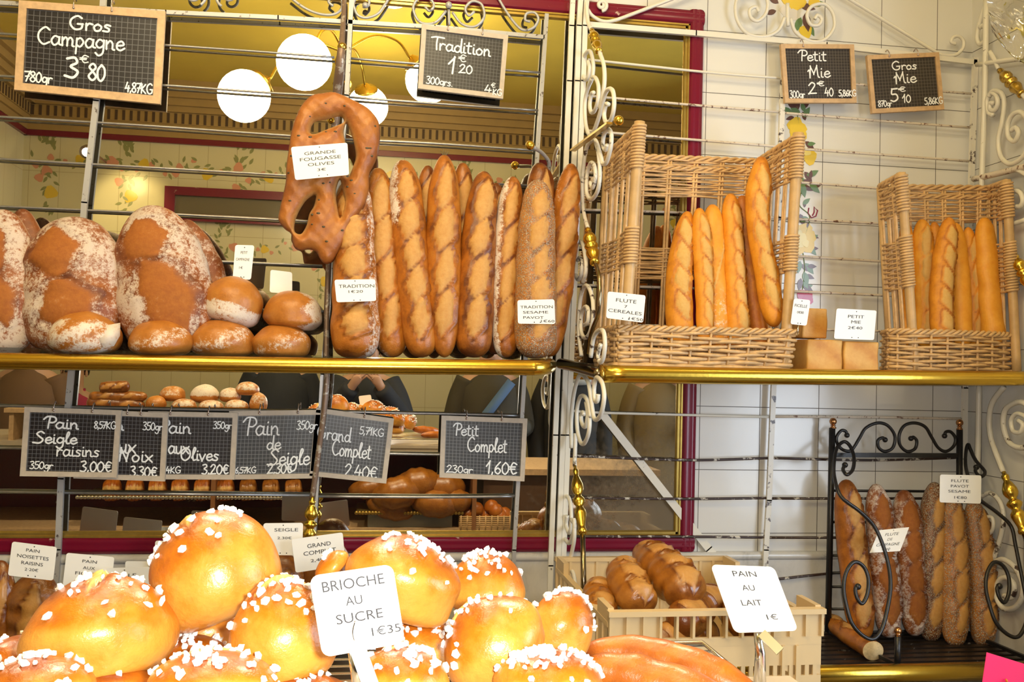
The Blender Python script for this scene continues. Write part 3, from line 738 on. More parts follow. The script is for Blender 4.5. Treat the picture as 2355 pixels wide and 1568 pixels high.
# middle bracket, seen edge-on
q = MB(); q.tube(cr([at(793, -30, -.07), at(790, 40, -.11), at(786, 100, -.17), at(783, 150, -.17), at(776, 215, -.12), at(768, 330, -.1), at(760, 520, -.1), at(752, 700, -.13), at(750, 820, -.16), at(752, 862, -.18), at(745, 948, -.18), at(735, 1022, -.17), at(718, 1150, -.16)], 6),
                  np.interp(np.linspace(0, 1, 73), [0, .15, .2, .3, .4, .5, 1], [.006, .008, .012, .015, .011, .008, .008]), 10)
q.build('bracket', plain('rusty_bracket', (.20, .13, .09), .4, .3, c2=(.42, .37, .31), thr=.58, vscale=50), lr)
MB().ball(at(787, 108, -.175), .0135, 10).build('brass_ball', MT['brassdull'], lr)
vase(lr, at(719, 1142, -.17), at(709, 1260, -.17), .0185)
q = MB(); q.tube([at(709, 1258, -.17), at(702, 1420, -.17)], .008, 8); q.build('bracket', MT['bronze'], lr)
q = MB(); q.tube(cr([at(768, 268, -.06), at(766, 270, -.1), at(762, 278, -.155)], 5), .006, 8); q.build('hook', MT['brassdull'], lr)
MB().ball(at(761, 276, -.165), .0105, 10).build('brass_ball', MT['brass'], lr)
q = MB(); q.tube(cr([at(1262, 395, -.05), at(1262, 372, -.07), at(1247, 352, -.10), at(1226, 338, -.14)], 5), .006, 8); q.build('hook', MT['grey'], lr)
MB().ball(at(1219, 334, -.145), .0135, 10).build('brass_ball', MT['brass'], lr)

# right-hand rack with its scroll bracket
rr = thing('wall_rack', tuple(at(1780, 1330, YR)), 'chipped cream iron bread rack with scrolls on the white tiled wall', 'rack')
pole(rr, [(1351, -40), (1345, 60), (1341, 187), (1306, 1000), (1295, 1300), (1291, 1450)], YR, .0155, .014, 'white')
pole(rr, [(1806, 96), (1799, 226), (1790, 500), (1779, 883), (1768, 1150), (1761, 1264), (1759, 1330)], YR, .0165, .010, 'whiteworn')
pole(rr, [(2243, 134), (2233, 430), (2219, 892), (2212, 1200), (2210, 1440)], YR, .0165, .012, 'whiteworn')
pole(rr, [(1352, 57), (1600, 77), (1900, 104), (2244, 144)], YR, .0165, .012, 'white', 'top_bar')
for pts, m in (([(1352, 137), (1500, 153), (1655, 169), (1800, 180)], 'white'), ([(1800, 181), (1995, 196), (2240, 216)], 'rust'), ([(1350, 220), (1414, 226), (1600, 242), (1795, 258)], 'rust'), ([(1795, 259), (2000, 276), (2238, 294)], 'rust'),
               ([(1348, 300), (1482, 312), (1774, 336), (1795, 338)], 'rust'), ([(1795, 338), (1851, 343), (2030, 356), (2234, 371)], 'rust'), ([(1340, 395), (1790, 416)], 'rust'), ([(1790, 416), (1875, 422), (2018, 433), (2230, 450)], 'rust'),
               ([(1335, 482), (1600, 490), (1790, 501)], 'rust'), ([(1790, 501), (1836, 504), (2018, 514), (2228, 526)], 'rust'), ([(1330, 570), (1790, 586)], 'rust'), ([(1786, 586), (2024, 601), (2226, 612)], 'rust'),
               ([(1326, 655), (1784, 668)], 'rust'), ([(1784, 668), (2030, 679), (2224, 687)], 'rust'), ([(1322, 745), (1784, 754)], 'rust'), ([(1784, 754), (1908, 758), (2222, 768)], 'rust'),
               ([(1312, 944), (1390, 949), (1780, 959)], 'white'), ([(1778, 958), (2000, 959), (2217, 963)], 'rust'), ([(1306, 1047), (1450, 1054), (1600, 1058), (1776, 1053)], 'darkrod'), ([(1774, 1053), (2000, 1058), (2214, 1052)], 'darkrod'),
               ([(1300, 1144), (1560, 1147), (1772, 1145)], 'darkrod'), ([(1768, 1146), (2212, 1146)], 'darkrod'), ([(1298, 1233), (1600, 1234), (1766, 1236)], 'darkrod'), ([(1764, 1236), (2212, 1236)], 'darkrod'), ([(1763, 1333), (1794, 1331), (1937, 1316), (2210, 1300)], 'darkrod')):
    rod(rr, pts, YR + .004, .0042, m)
pole(rr, [(1382, 948), (1630, 1262), (1668, 1310)], YR + .016, .024, .006, 'white', 'brace')
for pts in ([(1352, 22), (1362, 36), (1383, 48), (1408, 48), (1450, 34), (1560, -8), (1620, -30)], spx(1384, 12, 13, 90, -430, .15), [(1890, -40), (1960, 2), (2140, 112), (2168, 126), (2196, 127), (2214, 112), (2216, 95), (2206, 84), (2192, 86), (2188, 97), (2198, 101)],
            [(1805, 40), (1790, 70), (1760, 84), (1720, 78), (1696, 48), (1692, 10), (1706, -16), (1740, -22), (1764, 0), (1762, 30), (1744, 48), (1728, 42), (1724, 24), (1738, 16), (1746, 27)],
            [(1818, 42), (1830, 74), (1862, 94), (1895, 92), (1918, 64), (1915, 30), (1896, 10), (1868, 14), (1856, 34), (1864, 56), (1882, 58), (1890, 44), (1880, 35), (1874, 44)]):
    scroll(rr, pts, YR - .002, .0058, 'white', sm=6)
scroll(rr, [(1811, 8), (1812, 60)], YR - .002, .0065, 'white')
def XB(py): return float(at(1346 + (1297 - 1346) * (py - 60) / 1240, py, YR)[0])
def onb(pts): return np.array([atx(x, y, XB(y)) for x, y in pts])
def bscroll(root, pts, r, mat, ax=onb, sm=6): return MB().tube(cr(ax(pts), sm), r, 8).build('scroll', MT[mat], root)
A = (1280, 0, 3.335); B = (1280, 440, 3.41); Cc = (1100, 760, 5.807)
for pts, o, m in (([(225, -60), (232, 60), (240, 160), (262, 225)], A, 'white'),
    ([(275, 600), (282, 500), (264, 405), (240, 395), (212, 440), (203, 540), (215, 605), (240, 600), (252, 520), (240, 470)], A, 'white'),
    ([(275, 600), (240, 680), (218, 790), (222, 940), (250, 1032), (285, 1005), (330, 880), (370, 730), (400, 682), (432, 700), (442, 790), (430, 880), (405, 935), (375, 930), (365, 870), (380, 800), (398, 800)], A, 'white'),
    ([(240, 680), (268, 600), (300, 600), (322, 670), (315, 780), (290, 850), (265, 860), (255, 800), (268, 720), (285, 710)], A, 'white'),
    ([(330, 400), (362, 500), (368, 620), (352, 740), (330, 830)], A, 'white'),
    ([(195, 1568), (200, 1350), (225, 1150), (262, 1085), (300, 1080), (340, 1200), (355, 1255), (385, 1240), (415, 1130), (420, 1030), (395, 990), (365, 1030), (355, 1110), (375, 1150), (390, 1110)], A, 'whiteworn'),
    ([(300, 1090), (322, 1180), (332, 1350), (312, 1470), (262, 1530), (230, 1470), (235, 1330), (262, 1250), (290, 1270), (298, 1360), (275, 1440), (258, 1400)], A, 'whiteworn'),
    ([(195, -10), (205, 120), (225, 220), (245, 285)], B, 'whiteworn'), ([(300, 555), (330, 650), (340, 800), (325, 960), (290, 1060), (265, 1150), (250, 1290)], B, 'bronze'),
    ([(205, 715), (228, 640), (228, 540), (208, 430), (175, 395), (147, 470), (140, 600), (165, 690), (190, 660), (198, 580), (186, 520), (165, 540)], B, 'whiteworn'),
    ([(195, 1290), (172, 1080), (185, 850), (215, 750), (250, 750), (283, 850), (285, 1000), (255, 1120), (215, 1145), (190, 1080), (195, 960), (225, 905), (248, 930), (245, 1020), (220, 1050)], B, 'whiteworn'),
    ([(268, 1300), (290, 1150), (330, 1090), (368, 1100), (380, 1200), (365, 1310), (340, 1340), (325, 1280), (345, 1200)], B, 'whiteworn'),
    ([(1245, 1568), (1240, 1200), (1275, 850), (1340, 620), (1400, 600), (1470, 700), (1510, 950), (1540, 1150), (1580, 1190), (1640, 1110), (1680, 900), (1660, 720), (1610, 640), (1570, 640), (1545, 780), (1555, 930), (1590, 940), (1600, 850)], Cc, 'white'),
    ([(1500, 1150), (1470, 980), (1420, 880), (1360, 890), (1318, 1050), (1320, 1300), (1360, 1480), (1410, 1510), (1465, 1400), (1485, 1250), (1475, 1080), (1440, 960)], Cc, 'white'),
    ([(1440, 960), (1462, 1120), (1432, 1280), (1388, 1250), (1372, 1150), (1392, 1090), (1410, 1120)], Cc, 'white'),
    ([(700, 1010), (740, 1100), (690, 1280), (650, 1285), (612, 1180), (605, 950), (630, 760), (660, 745), (690, 830), (700, 1000), (690, 1150), (665, 1170), (640, 1080), (650, 970)], (1180, 1000, 5.227), 'white'),
    ([(750, -20), (745, 200), (740, 300), (742, 380)], (1180, 1000, 5.227), 'whiteworn'),
    ([(735, 1000), (735, 1250), (690, 1500), (660, 1800)], (1180, 1000, 5.227), 'white'),
    ([(690, 1490), (640, 1650), (650, 1850), (700, 2000), (740, 1900), (740, 1750), (710, 1640), (680, 1720), (690, 1850)], (1180, 1000, 5.227), 'whiteworn')):
    bscroll(rr, zz(pts, *o), .0062, m)
vase(rr, onb([(1360, 66)])[0], onb([(1378, 120)])[0], .0155); vase(rr, onb([(1351, 522)])[0], onb([(1368, 606)])[0], .019); vase(rr, onb([(1322, 1069)])[0], onb([(1340, 1228)])[0], .0175)
MB().tube(onb([(1340, 1226), (1345, 1430)]), .0075, 10).build('stalk', MT['bronze'], rr)
q = MB().bar(at(1317, 346, -.06), at(1402, 283, -.42), .017, .006, side=(0, 0, 1)); q.build('hook', MT['gilt'], rr, smooth=False)
MB().ball(at(1423, 277, -.44), .0135, 10).build('brass_ball', MT['brass'], rr)

# scroll panel on the side wall
XS = XC - .035
sr = thing('wall_rack', (XC - .03, -.4, .6), 'cream iron scrollwork rack on the narrow side wall at right', 'rack')
def ons(pts): return np.array([atx(x, y, XS) for x, y in pts])
def ssc(pts, o, r, m, nm='scroll'): return MB().tube(cr(ons(zz(pts, *o)), 6), r, 8).build(nm, MT[m], sr)
D = (1655, 0, 3.364); E_ = (1655, 800, 3.364); G_ = (1655, 1102, 3.364)
ssc([(2062, 0), (2052, 700), (2030, 1350), (2010, 2000), (1995, 2700)], D, .009, 'white', 'post'); ssc([(2008, 290), (2000, 700), (1990, 1000), (1975, 1600)], E_, .009, 'white', 'post')
ssc([(1965, 1385), (2140, 1345), (2420, 1275)], D, .010, 'rust', 'rail'); ssc([(1990, 500), (2420, 440)], D, .008, 'white', 'rail')
ssc([(2120, 800), (2095, 800), (2095, 845), (2130, 850), (2152, 800), (2140, 740), (2100, 722), (2070, 780), (2082, 870), (2118, 892)], D, .0075, 'white')
ssc([(2085, 745), (2120, 702), (2180, 720), (2202, 800), (2185, 950), (2157, 1080), (2172, 1200), (2230, 1265), (2300, 1250), (2370, 1180), (2420, 1050)], D, .0075, 'white')
ssc([(2255, 1010), (2290, 988), (2312, 1030), (2282, 1092), (2236, 1060), (2230, 960), (2270, 885), (2335, 870), (2400, 950)], D, .0075, 'white')
ssc([(2060, 20), (1995, 250), (2010, 340), (2060, 300), (2050, 200), (2015, 210)], D, .0075, 'white')
ssc([(2200, 1330), (2290, 1310), (2400, 1370)], D, .0075, 'white'); ssc([(2290, 1600), (2330, 1590), (2345, 1540), (2310, 1480), (2240, 1500), (2220, 1600), (2260, 1720), (2370, 1700)], D, .0075, 'white')
ssc([(2200, 300), (2112, 420), (2085, 560), (2100, 700), (2140, 820), (2195, 960)], E_, .0085, 'white')
ssc([(2420, 480), (2350, 425), (2285, 425), (2210, 480), (2195, 600), (2240, 730), (2330, 772), (2420, 740)], E_, .0085, 'whiteworn')
ssc([(2400, 560), (2345, 520), (2295, 510), (2255, 560), (2270, 640), (2325, 652), (2345, 595), (2310, 560)], E_, .007, 'white')
ssc([(2030, 130), (2090, 105), (2160, 160), (2195, 260), (2185, 400), (2120, 620)], G_, .0075, 'whiteworn'); ssc([(2060, 290), (2110, 300), (2115, 380), (2080, 430)], G_, .006, 'white')
ssc([(2130, 640), (2200, 620), (2300, 700), (2350, 850), (2300, 980), (2200, 1000), (2140, 900), (2160, 790), (2220, 760), (2280, 820), (2260, 910), (2200, 900)], G_, .0085, 'whiteworn')
for a, b, r in (((2155, 530), (2345, 735), .019),): vase(sr, ons(zz([a], *D))[0], ons(zz([b], *D))[0], r, 'brassdull')
ssc([(2090, 400), (2130, 470), (2158, 536)], D, .007, 'white'); ssc([(2340, 728), (2400, 800), (2440, 900)], D, .007, 'white')
vase(sr, ons(zz([(2195, 950)], *E_))[0], ons(zz([(2360, 1440)], *E_))[0], .022); vase(sr, ons([(2332, 582)])[0], ons([(2372, 668)])[0], .019)
MB().tube(ons(zz([(2355, 1430), (2420, 1600)], *E_)), .008, 8).build('stalk', MT['bronze'], sr)

# ================================================================== SHELVES
ls = thing('glass_shelf', tuple(at(650, 835, -.17)), 'clear glass shelf with a thick polished brass front rail under the country loaves and baguettes', 'shelf')
ZS = float(at(700, 817, -.29)[2])
p = at(1258, 820, -.29)
q = MB().box((-1.6, -.285, ZS - .010), (at(1350, 820, -.2)[0], -.055, ZS)); q.build('glass_plate', MT['glass'], ls, smooth=False)
P = on([(-60, 829), (300, 834), (700, 840), (1000, 843.5), (1200, 845), (1232, 845)], -.30)
P = np.concatenate([P, [at(1250, 844.5, -.285), at(1259, 843, -.25), at(1262, 841, -.19), at(1264, 840, -.06)]])
MB().tube(cr(P, 8), .0212, 24).build('brass_rail', MT['brass'], ls)
for x in (140, 745):
    q = MB(); a = at(x, 838, -.29); q.tube([(a[0], -.05, a[2] + .004), (a[0], -.285, a[2] + .004)], .008, 8); q.build('support', MT['bronze'], ls)
rs = thing('shelf', tuple(at(1850, 850, -.2)), 'tiled-wall shelf with a thick polished brass front rail under the wicker baskets', 'shelf')
ZSR = 1.512
q = MB().box((at(1392, 850, -.3)[0], -.315, ZSR - .018), (XC - .004, -.06, ZSR)); q.build('shelf_board', plain('marble_shelf', (.6, .58, .54), .25), rs, smooth=False)
P = [at(1383, 859.5, -.345), at(1700, 864.5, -.335), at(2100, 868.5, -.325), at(2420, 871, -.315)]
P[-1][0] = min(P[-1][0], XC - .002)
MB().tube(cr(P, 6), np.linspace(.0245, .0215, 19), 24).build('brass_rail', MT['brass'], rs)
MB().tube([at(1379, 859.5, -.346), at(1385, 859.5, -.346)], .0258, 24).build('end_cap', MT['brassdull'], rs)
MB().tube(cr([at(1290, 836, -.07), at(1310, 840, -.13), at(1345, 849, -.24), at(1382, 859.5, -.345)], 6), .0165, 16).build('bracket_tube', MT['bronze'], rs)

ZL = .690; YL = -.42
sh = thing('slatted_shelf', (.6, -.2, ZL), 'low shelf of dark iron slats with a brass front rail beneath the black wrought-iron stand', 'shelf')
q = MB()
for k in range(10):
    y = -.035 - k * .041; q.box((.36, y - .012, ZL - .014), (XC - .03, y + .012, ZL))
q.box((.36, -.41, ZL - .035), (.39, -.02, ZL - .0145)); q.box((1.2, -.41, ZL - .035), (1.23, -.02, ZL - .0145)); q.box((XC - .06, -.41, ZL - .035), (XC - .03, -.02, ZL - .0145))
q.build('slats', plain('worn_dark_iron', (.035, .025, .02), .3, .4, c2=(.30, .27, .24), thr=.66, vscale=25), sh, smooth=False)
MB().tube([at(1560, 1556, YL - .02), at(2000, 1548, YL - .02), at(2420, 1540, YL - .02)], .0245, 20).build('brass_rail', MT['brass'], sh)
ll = thing('shelf', (-.6, -.2, ZL), 'low dark shelf in front of the mirror bottom edge, mostly behind the brioches', 'shelf')
MB().box((-1.6, -.42, ZL - .03), (.355, -.03, ZL)).build('shelf_board', plain('dark_shelf_board', (.05, .035, .025), .35), ll, smooth=False)
MB().tube([(-1.6, YL - .02, ZL - .02), (.355, YL - .02, ZL - .02)], .0245, 16).build('brass_rail', MT['brass'], ll)
for x, s_ in ((-1.2, ll), (-.2, ll), (.5, sh), (1.7, sh)):
    MB().bar((x, -.2, 0), (x, -.2, ZL - .036 if s_ is sh else ZL - .031), .03, .03).build('leg', MT['iron'], s_, smooth=False)

# ================================================================== CHALKBOARDS
chalkboard([(46, 3), (382, 28), (370, 241), (35, 208)], -.042, [('Gros', .34, .12, .63, .27, .0055), ('Campagne', .13, .27, .73, .46, .0052), ('3', .33, .57, .43, .80, .007), ('€', .43, .54, .49, .63), ('80', .49, .62, .61, .81, .0058), ('780gr', .06, .77, .25, .89, .0042), ('4,87KG', .75, .79, .945, .90, .0040)],
           'large chalkboard for Gros Campagne at 3 euro 80, hanging at the top left', 25, 17, fw=.021, hooks=(.37, .63))
chalkboard([(970, 58), (1168, 83), (1156, 229), (961, 205)], -.042, [('Tradition', .12, .16, .82, .36, .0048), ('€', .45, .38, .54, .50, .003), ('1', .33, .44, .43, .70, .0055), ('20', .46, .53, .62, .67, .004), ('300grs.', .09, .78, .40, .90, .0032), ('4', .78, .80, .86, .94, .0034), ('€', .85, .76, .90, .84, .0022), ('KG', .87, .86, .985, .96, .003)],
           'grid-ruled chalkboard for Tradition at 1 euro 20, above the baguettes', 26, 19, fw=.014, wood='woodgrey', hooks=(.3, .7))
chalkboard([(1793, 103), (1961, 104), (1967, 238), (1803, 238)], -.044, [('Petit', .24, .10, .62, .28, .0042), ('Mie', .36, .36, .66, .56, .0042), ('2', .34, .64, .46, .84, .0045), ('€', .47, .62, .57, .71, .003), ('40', .57, .73, .69, .88, .0038), ('300gr', .08, .78, .29, .91, .003), ('5,86KG', .75, .78, 1.0, .89, .0034)],
           'chalkboard for Petit Mie at 2 euro 40, left of the pair on the tiled wall', 26, 20, fw=.014, base=(.020, .015, .013), line=(.13, .11, .09), hooks=(.3,))
chalkboard([(1991, 129), (2156, 122), (2168, 253), (2003, 262)], -.044, [('Gros', .33, .12, .68, .27, .0042), ('Mie', .36, .31, .66, .50, .0042), ('5', .28, .58, .39, .81, .0052), ('€', .40, .56, .50, .65, .003), ('10', .44, .70, .56, .84, .0038), ('870gr', .10, .78, .29, .89, .003), ('5,86KG', .73, .78, .99, .9, .0034)],
           'chalkboard for Gros Mie at 5 euro 10, right of the pair on the tiled wall', 24, 18, fw=.014, base=(.020, .015, .013), line=(.13, .11, .09), hooks=(.3, .7))
chalkboard([(59, 935), (281, 943), (270, 1097), (48, 1094)], -.084, [('Pain', .21, .13, .57, .30, .0048), ('8,57KG', .73, .17, .96, .28, .003), ('Seigle', .12, .35, .56, .52, .0045), ('raisins', .35, .52, .80, .70, .004), ('350gr', .09, .78, .33, .89, .003), ('3,00€', .61, .76, .94, .92, .004)],
           'chalkboard for Pain Seigle raisins at 3 euro, first of the lower row', 24, 17, fw=.014, wood='woodgrey', line=(.14, .14, .15), hooks=(.3, .7))
chalkboard([(180, 940), (388, 949), (380, 1106), (171, 1099)], -.070, [('Pain', .2, .12, .52, .28, .0045), ('350gr', .73, .14, .95, .26, .003), ('aux', .36, .37, .67, .61, .0045), ('Noix', .47, .53, .86, .73, .0045), ('3,30€', .61, .79, .91, .94, .004)],
           'chalkboard for Pain aux Noix at 3 euro 30, half hidden by the Seigle raisins board', 24, 18, fw=.014, wood='woodgrey', line=(.14, .14, .15), hooks=(.55, .7))
chalkboard([(342, 945), (548, 949), (540, 1102), (333, 1101)], -.056, [('Pain', .12, .12, .49, .32, .0045), ('350gr', .73, .13, .94, .24, .003), ('aux', .24, .41, .48, .62, .0045), ('Olives', .38, .53, .81, .72, .0045), ('9,14KG', .14, .81, .40, .91, .003), ('3,20€', .63, .77, .93, .92, .004)],
           'chalkboard for Pain aux Olives at 3 euro 20, middle of the lower row', 24, 18, fw=.014, wood='woodgrey', line=(.14, .14, .15), hooks=(.25, .67))
chalkboard([(528, 945), (738, 942), (724, 1099), (519, 1102)], -.042, [('Pain', .17, .10, .57, .36, .0045), ('350gr', .75, .15, .98, .28, .003), ('de', .43, .38, .59, .57, .0042), ('Seigle', .47, .57, .93, .80, .0045), ('6,57KG', .10, .82, .34, .91, .003), ('2,30€', .46, .77, .74, .92, .004)],
           'chalkboard for Pain de Seigle at 2 euro 30, just left of the middle rack post', 24, 18, fw=.014, wood='woodgrey', base=(.028, .03, .034), line=(.20, .21, .22), hooks=(.33, .75))
chalkboard([(728, 937), (906, 962), (888, 1111), (712, 1093)], -.042, [('Grand', .04, .24, .48, .44, .004), ('5,71KG', .58, .18, .90, .30, .003), ('Complet', .25, .43, .76, .66, .004), ('2,40€', .44, .76, .87, .95, .0038)],
           'tilted chalkboard for Grand Complet at 2 euro 40, just right of the middle rack post', 23, 19, fw=.014, wood='woodgrey', base=(.028, .03, .034), line=(.20, .21, .22), hooks=(.62,))
chalkboard([(1015, 955), (1212, 962), (1205, 1106), (1010, 1097)], -.042, [('Petit', .15, .12, .44, .31, .004), ('Complet', .31, .33, .78, .56, .004), ('230gr', .08, .79, .39, .91, .003), ('1,60€', .54, .70, .91, .90, .0042)],
           'chalkboard for Petit Complet at 1 euro 60, at the right end of the lower row', 24, 19, fw=.014, wood='woodgrey', base=(.028, .03, .034), line=(.20, .21, .22), hooks=(.29, .7))
# ================================================================== BREADS
def sm(x): x = np.clip(x, 0, 1); return x * x * (3 - 2 * x)
def lump(a, b, seed, amp, fa=3.0, fb=2):
    r = np.random.RandomState(seed); o = np.zeros(np.broadcast(a, b).shape)
    for k in range(6):
        o = o + r.uniform(.3, 1) * np.sin(a * fa * r.uniform(.5, 2.2) + r.randint(0, fb + 1) * b + r.uniform(0, 6.3))
    return o / 3 * amp
def loaf(name, spine, R, mat, cuts, seed, label, category='bread', group=None, flour=None, power=7.0, depth=.9, tone0=.55, seeds=0, root_extra=None, lumpy=.05, face=(0, -1, 0), n=44, m=90, cutdepth=.085, tag=True, parent=None, flat_end=False):
    """a long loaf swept along spine (bottom to top); R a radius or list along it; cuts: (t, half length m, half width m, tilt deg, side offset m)"""
    P = cr(spine, 24) if len(spine) > 2 else cr(spine, 60)
    d = np.concatenate([[0], np.cumsum(np.linalg.norm(np.diff(P, axis=0), axis=1))]); L = d[-1]
    t = .5 - .5 * np.cos(np.linspace(0, 1, m) * pi); t = t * .6 + np.linspace(0, 1, m) * .4
    P = np.stack([np.interp(t * L, d, P[:, i]) for i in range(3)], 1)
    T = np.gradient(P, axis=0); T /= np.linalg.norm(T, axis=1, keepdims=True)
    Nf = np.asarray(face, float) - T * (T @ np.asarray(face, float))[:, None]; Nf /= np.linalg.norm(Nf, axis=1, keepdims=True)
    Bn = np.cross(T, Nf)
    rr_ = np.interp(t, np.linspace(0, 1, len(R)), R) if np.ndim(R) else np.full(m, R)
    env = (1 - np.abs(2 * t - 1) ** power) ** .5
    env = np.where(t < .5, (1 - np.abs(2 * t - 1) ** (power * 1.7)) ** .5, env)
    if flat_end: env = np.where(t > .5, 1.0, env)
    r = rr_ * np.maximum(env, .02)
    # rounded ends sit within the spine
    ph = np.arange(n) * 2 * pi / n - pi
    TT, PH = np.meshgrid(t, ph, indexing='ij'); RR = np.repeat(r[:, None], n, 1); R0 = np.repeat(rr_[:, None], n, 1)
    s = TT * L; bb = PH * R0
    k = 1 + lump(TT * 6, PH, seed, lumpy)
    cut = np.zeros_like(TT); dis = np.zeros_like(TT); tone = np.full_like(TT, tone0) + lump(TT * 9, PH, seed + 5, .12) - .25 * sm((np.abs(TT - .5) - .40) / .1)
    wr_ = .35 * lump(TT * 22, PH * 2, seed + 8, .45)
    for (tk, hl, hw, ang, off) in cuts:
        k = k + .045 * np.exp(-((s - tk * L) / (hl * .75)) ** 2)
        a = math.radians(ang); da = s - tk * L; db = bb - off
        A = da * math.cos(a) + db * math.sin(a); B_ = -da * math.sin(a) + db * math.cos(a)
        wob = 1 + .12 * np.sin(A / hl * 7 + seed)
        mm = 1 - np.abs(B_ / (hw * wob) + wr_ * .14) - (A / hl) ** 2
        c = sm(mm / .22); cut = np.maximum(cut, c)
        dis += R0 * (cutdepth * np.clip(mm, 0, 1) ** .6 * 1.3 - 1.5 * cutdepth * np.exp(-(mm / .10) ** 2) + 1.9 * cutdepth * np.exp(-((mm + .22) / .16) ** 2) * (np.abs(A) < hl) * np.where(B_ > 0, 1.0, .3))
        tone -= .34 * np.exp(-((mm + .22) / .2) ** 2) * (np.abs(A) < hl * 1.05)
    rad = RR * k + dis * np.clip(RR / R0, 0, 1)
    V = P[:, None] + rad[..., None] * (np.cos(PH)[..., None] * Nf[:, None] * depth + np.sin(PH)[..., None] * Bn[:, None])
    fl = np.zeros_like(TT)
    if flour: fl = np.clip(flour(TT, PH, cut), 0, 1) * (1 - .85 * cut)
    f = []
    for i in range(m - 1):
        for j in range(n):
            l = (j + 1) % n; f.append((i * n + j, i * n + l, (i + 1) * n + l, (i + 1) * n + j))
    f.append(tuple(range(n - 1, -1, -1))); f.append(tuple((m - 1) * n + j for j in range(n)))
    mb = MB(); mb.add(V.reshape(-1, 3), f, cut=cut.ravel(), flour=fl.ravel(), tone=np.clip(tone, 0, 1).ravel(), seed=(np.clip(1 - 1.2 * cut, 0, 1) * (1 if seeds else 0)).ravel())
    o = mb.build(name, MT[mat], parent, label=label if tag else None, category=category if tag else None, group=group if tag else None)
    if flat_end:
        q = V[-1]; mb = MB(); c_ = q.mean(0); e = T[-1]
        mb.add(np.concatenate([c_ + (q - c_) * .93 + e * .0012, c_ + (q - c_) * .98 + e * .0002]), [tuple(range(n))] + [(i, n + i, n + (i + 1) % n, (i + 1) % n) for i in range(n)])
        mb.build('cut_face', plain('bread_crumb', (.60, .44, .22), .8, vary=.35, vscale=110, bmp=.6, bscale=160), o)
    if seeds:
        rg = np.random.RandomState(seed); mb = MB(); got = 0
        oc = np.array([(1, 0, 0), (-1, 0, 0), (0, 1, 0), (0, -1, 0), (0, 0, 1), (0, 0, -1)], float)
        of = [(0, 2, 4), (2, 1, 4), (1, 3, 4), (3, 0, 4), (2, 0, 5), (1, 2, 5), (3, 1, 5), (0, 3, 5)]
        while got < seeds:
            i, j = rg.randint(3, m - 3), rg.randint(0, n)
            if abs(ph[j]) > 1.7 or cut[i, j] > .3: continue
            nn = np.cos(ph[j]) * Nf[i] + np.sin(ph[j]) * Bn[i]
            M_ = np.linalg.qr(np.stack([nn, rg.normal(size=3), rg.normal(size=3)], 1))[0]
            q = oc * np.array([.0008, .0023, .0014])
            mb.add(V[i, j] + (V[i + 1, j] - V[i, j]) * rg.rand() + (V[i, (j + 1) % n] - V[i, j]) * rg.rand() + q @ M_.T, of); got += 1
        mb.build('sesame_seeds', MT['sesame'], o, smooth=False, kind='stuff')
    return o
def stick(name, px, Y, w, mat, ncut, seed, label, group=None, ang=17, cw=.62, cl=.63, off=0.0, t0=.1, t1=.92, **kw):
    """px bottom..top points; Y a depth or a (bottom, top) pair; w width(s) in pixels"""
    Ys = np.linspace(Y[0], Y[1], len(px)) if isinstance(Y, tuple) else [Y] * len(px)
    sp_ = [at(x, y, yy) for (x, y), yy in zip(px, Ys)]
    L = sum(np.linalg.norm(b - a) for a, b in zip(sp_[:-1], sp_[1:])); s_ = ppm(np.mean(Ys))
    R = np.array(w, float) * .54 / s_ if np.ndim(w) else w * .54 / s_
    Rm = float(np.mean(R)); rg = np.random.RandomState(seed)
    cuts = []
    for k in range(ncut):
        tk = t0 + (t1 - t0) * (k + .5) / ncut
        cuts.append((tk, L * (t1 - t0) / ncut * cl * rg.uniform(.92, 1.08), Rm * cw * rg.uniform(.85, 1.15), ang * rg.uniform(.7, 1.3), (off + rg.uniform(-.12, .12)) * Rm))
    return loaf(name, sp_, R, mat, cuts, seed, label, 'bread', group, **kw)
flo = lambda amt, side=1, w=1.2: (lambda T, P_, c: amt * sm((side * P_ - .2) / w) + .15 * amt)
def flo_all(a): return lambda T, P_, c: a + 0 * T

G_T = 'baguettes standing on the glass shelf'
YT = (-.215, -.13)
stick('baguette', [(905, 822), (890, 640), (868, 386)], (-.18, -.12), [62, 74, 64, 58], 'tradition', 4, 11, 'floury pale baguette right behind the tagged front baguette', G_T, flour=flo(.5, -1), tone0=.62)
stick('baguette', [(985, 815), (978, 600), (984, 380)], (-.12, -.08), [44, 46, 44], 'tradition', 4, 12, 'slim dark baguette peeking out at the left behind the pointed baguette', G_T, tone0=.3)
stick('baguette', [(1072, 815), (1070, 600), (1064, 374)], (-.12, -.08), [48, 50, 46], 'tradition', 4, 13, 'baguette half hidden at the right behind the pointed baguette', G_T, tone0=.4)
stick('baguette', [(1140, 815), (1142, 600), (1140, 420)], (-.12, -.08), [50, 50, 44], 'tradition', 4, 14, 'dark baguette almost hidden between the shiny one and the floury slim one', G_T, tone0=.2)
stick('baguette', [(972, 822), (948, 600), (925, 368)], YT, [70, 70, 72, 66], 'tradition', 5, 15, 'baguette leaning left with white flour down its upper left side', G_T, flour=lambda T, P_, c: .75 * sm((T - .55) / .2) * sm((-P_ - .1) / .7), tone0=.5, ang=12, off=.12)
q = stick('baguette', [(1022, 822), (1020, 600), (1022, 356)], YT, [62, 76, 74, 68], 'tradition', 4, 16, 'pale baguette with a pointed sprouting tip, tallest in the middle of the row', G_T, tone0=.52, ang=11, off=.1, power=3.5)
mb = MB()
for dx, dy in ((-9, -10), (-3, -14), (4, -12), (10, -9), (6, -4)): mb.tube([at(1022, 362, -.135), at(1022 + dx, 356 + dy, -.14)], [.003, .0008], 5)
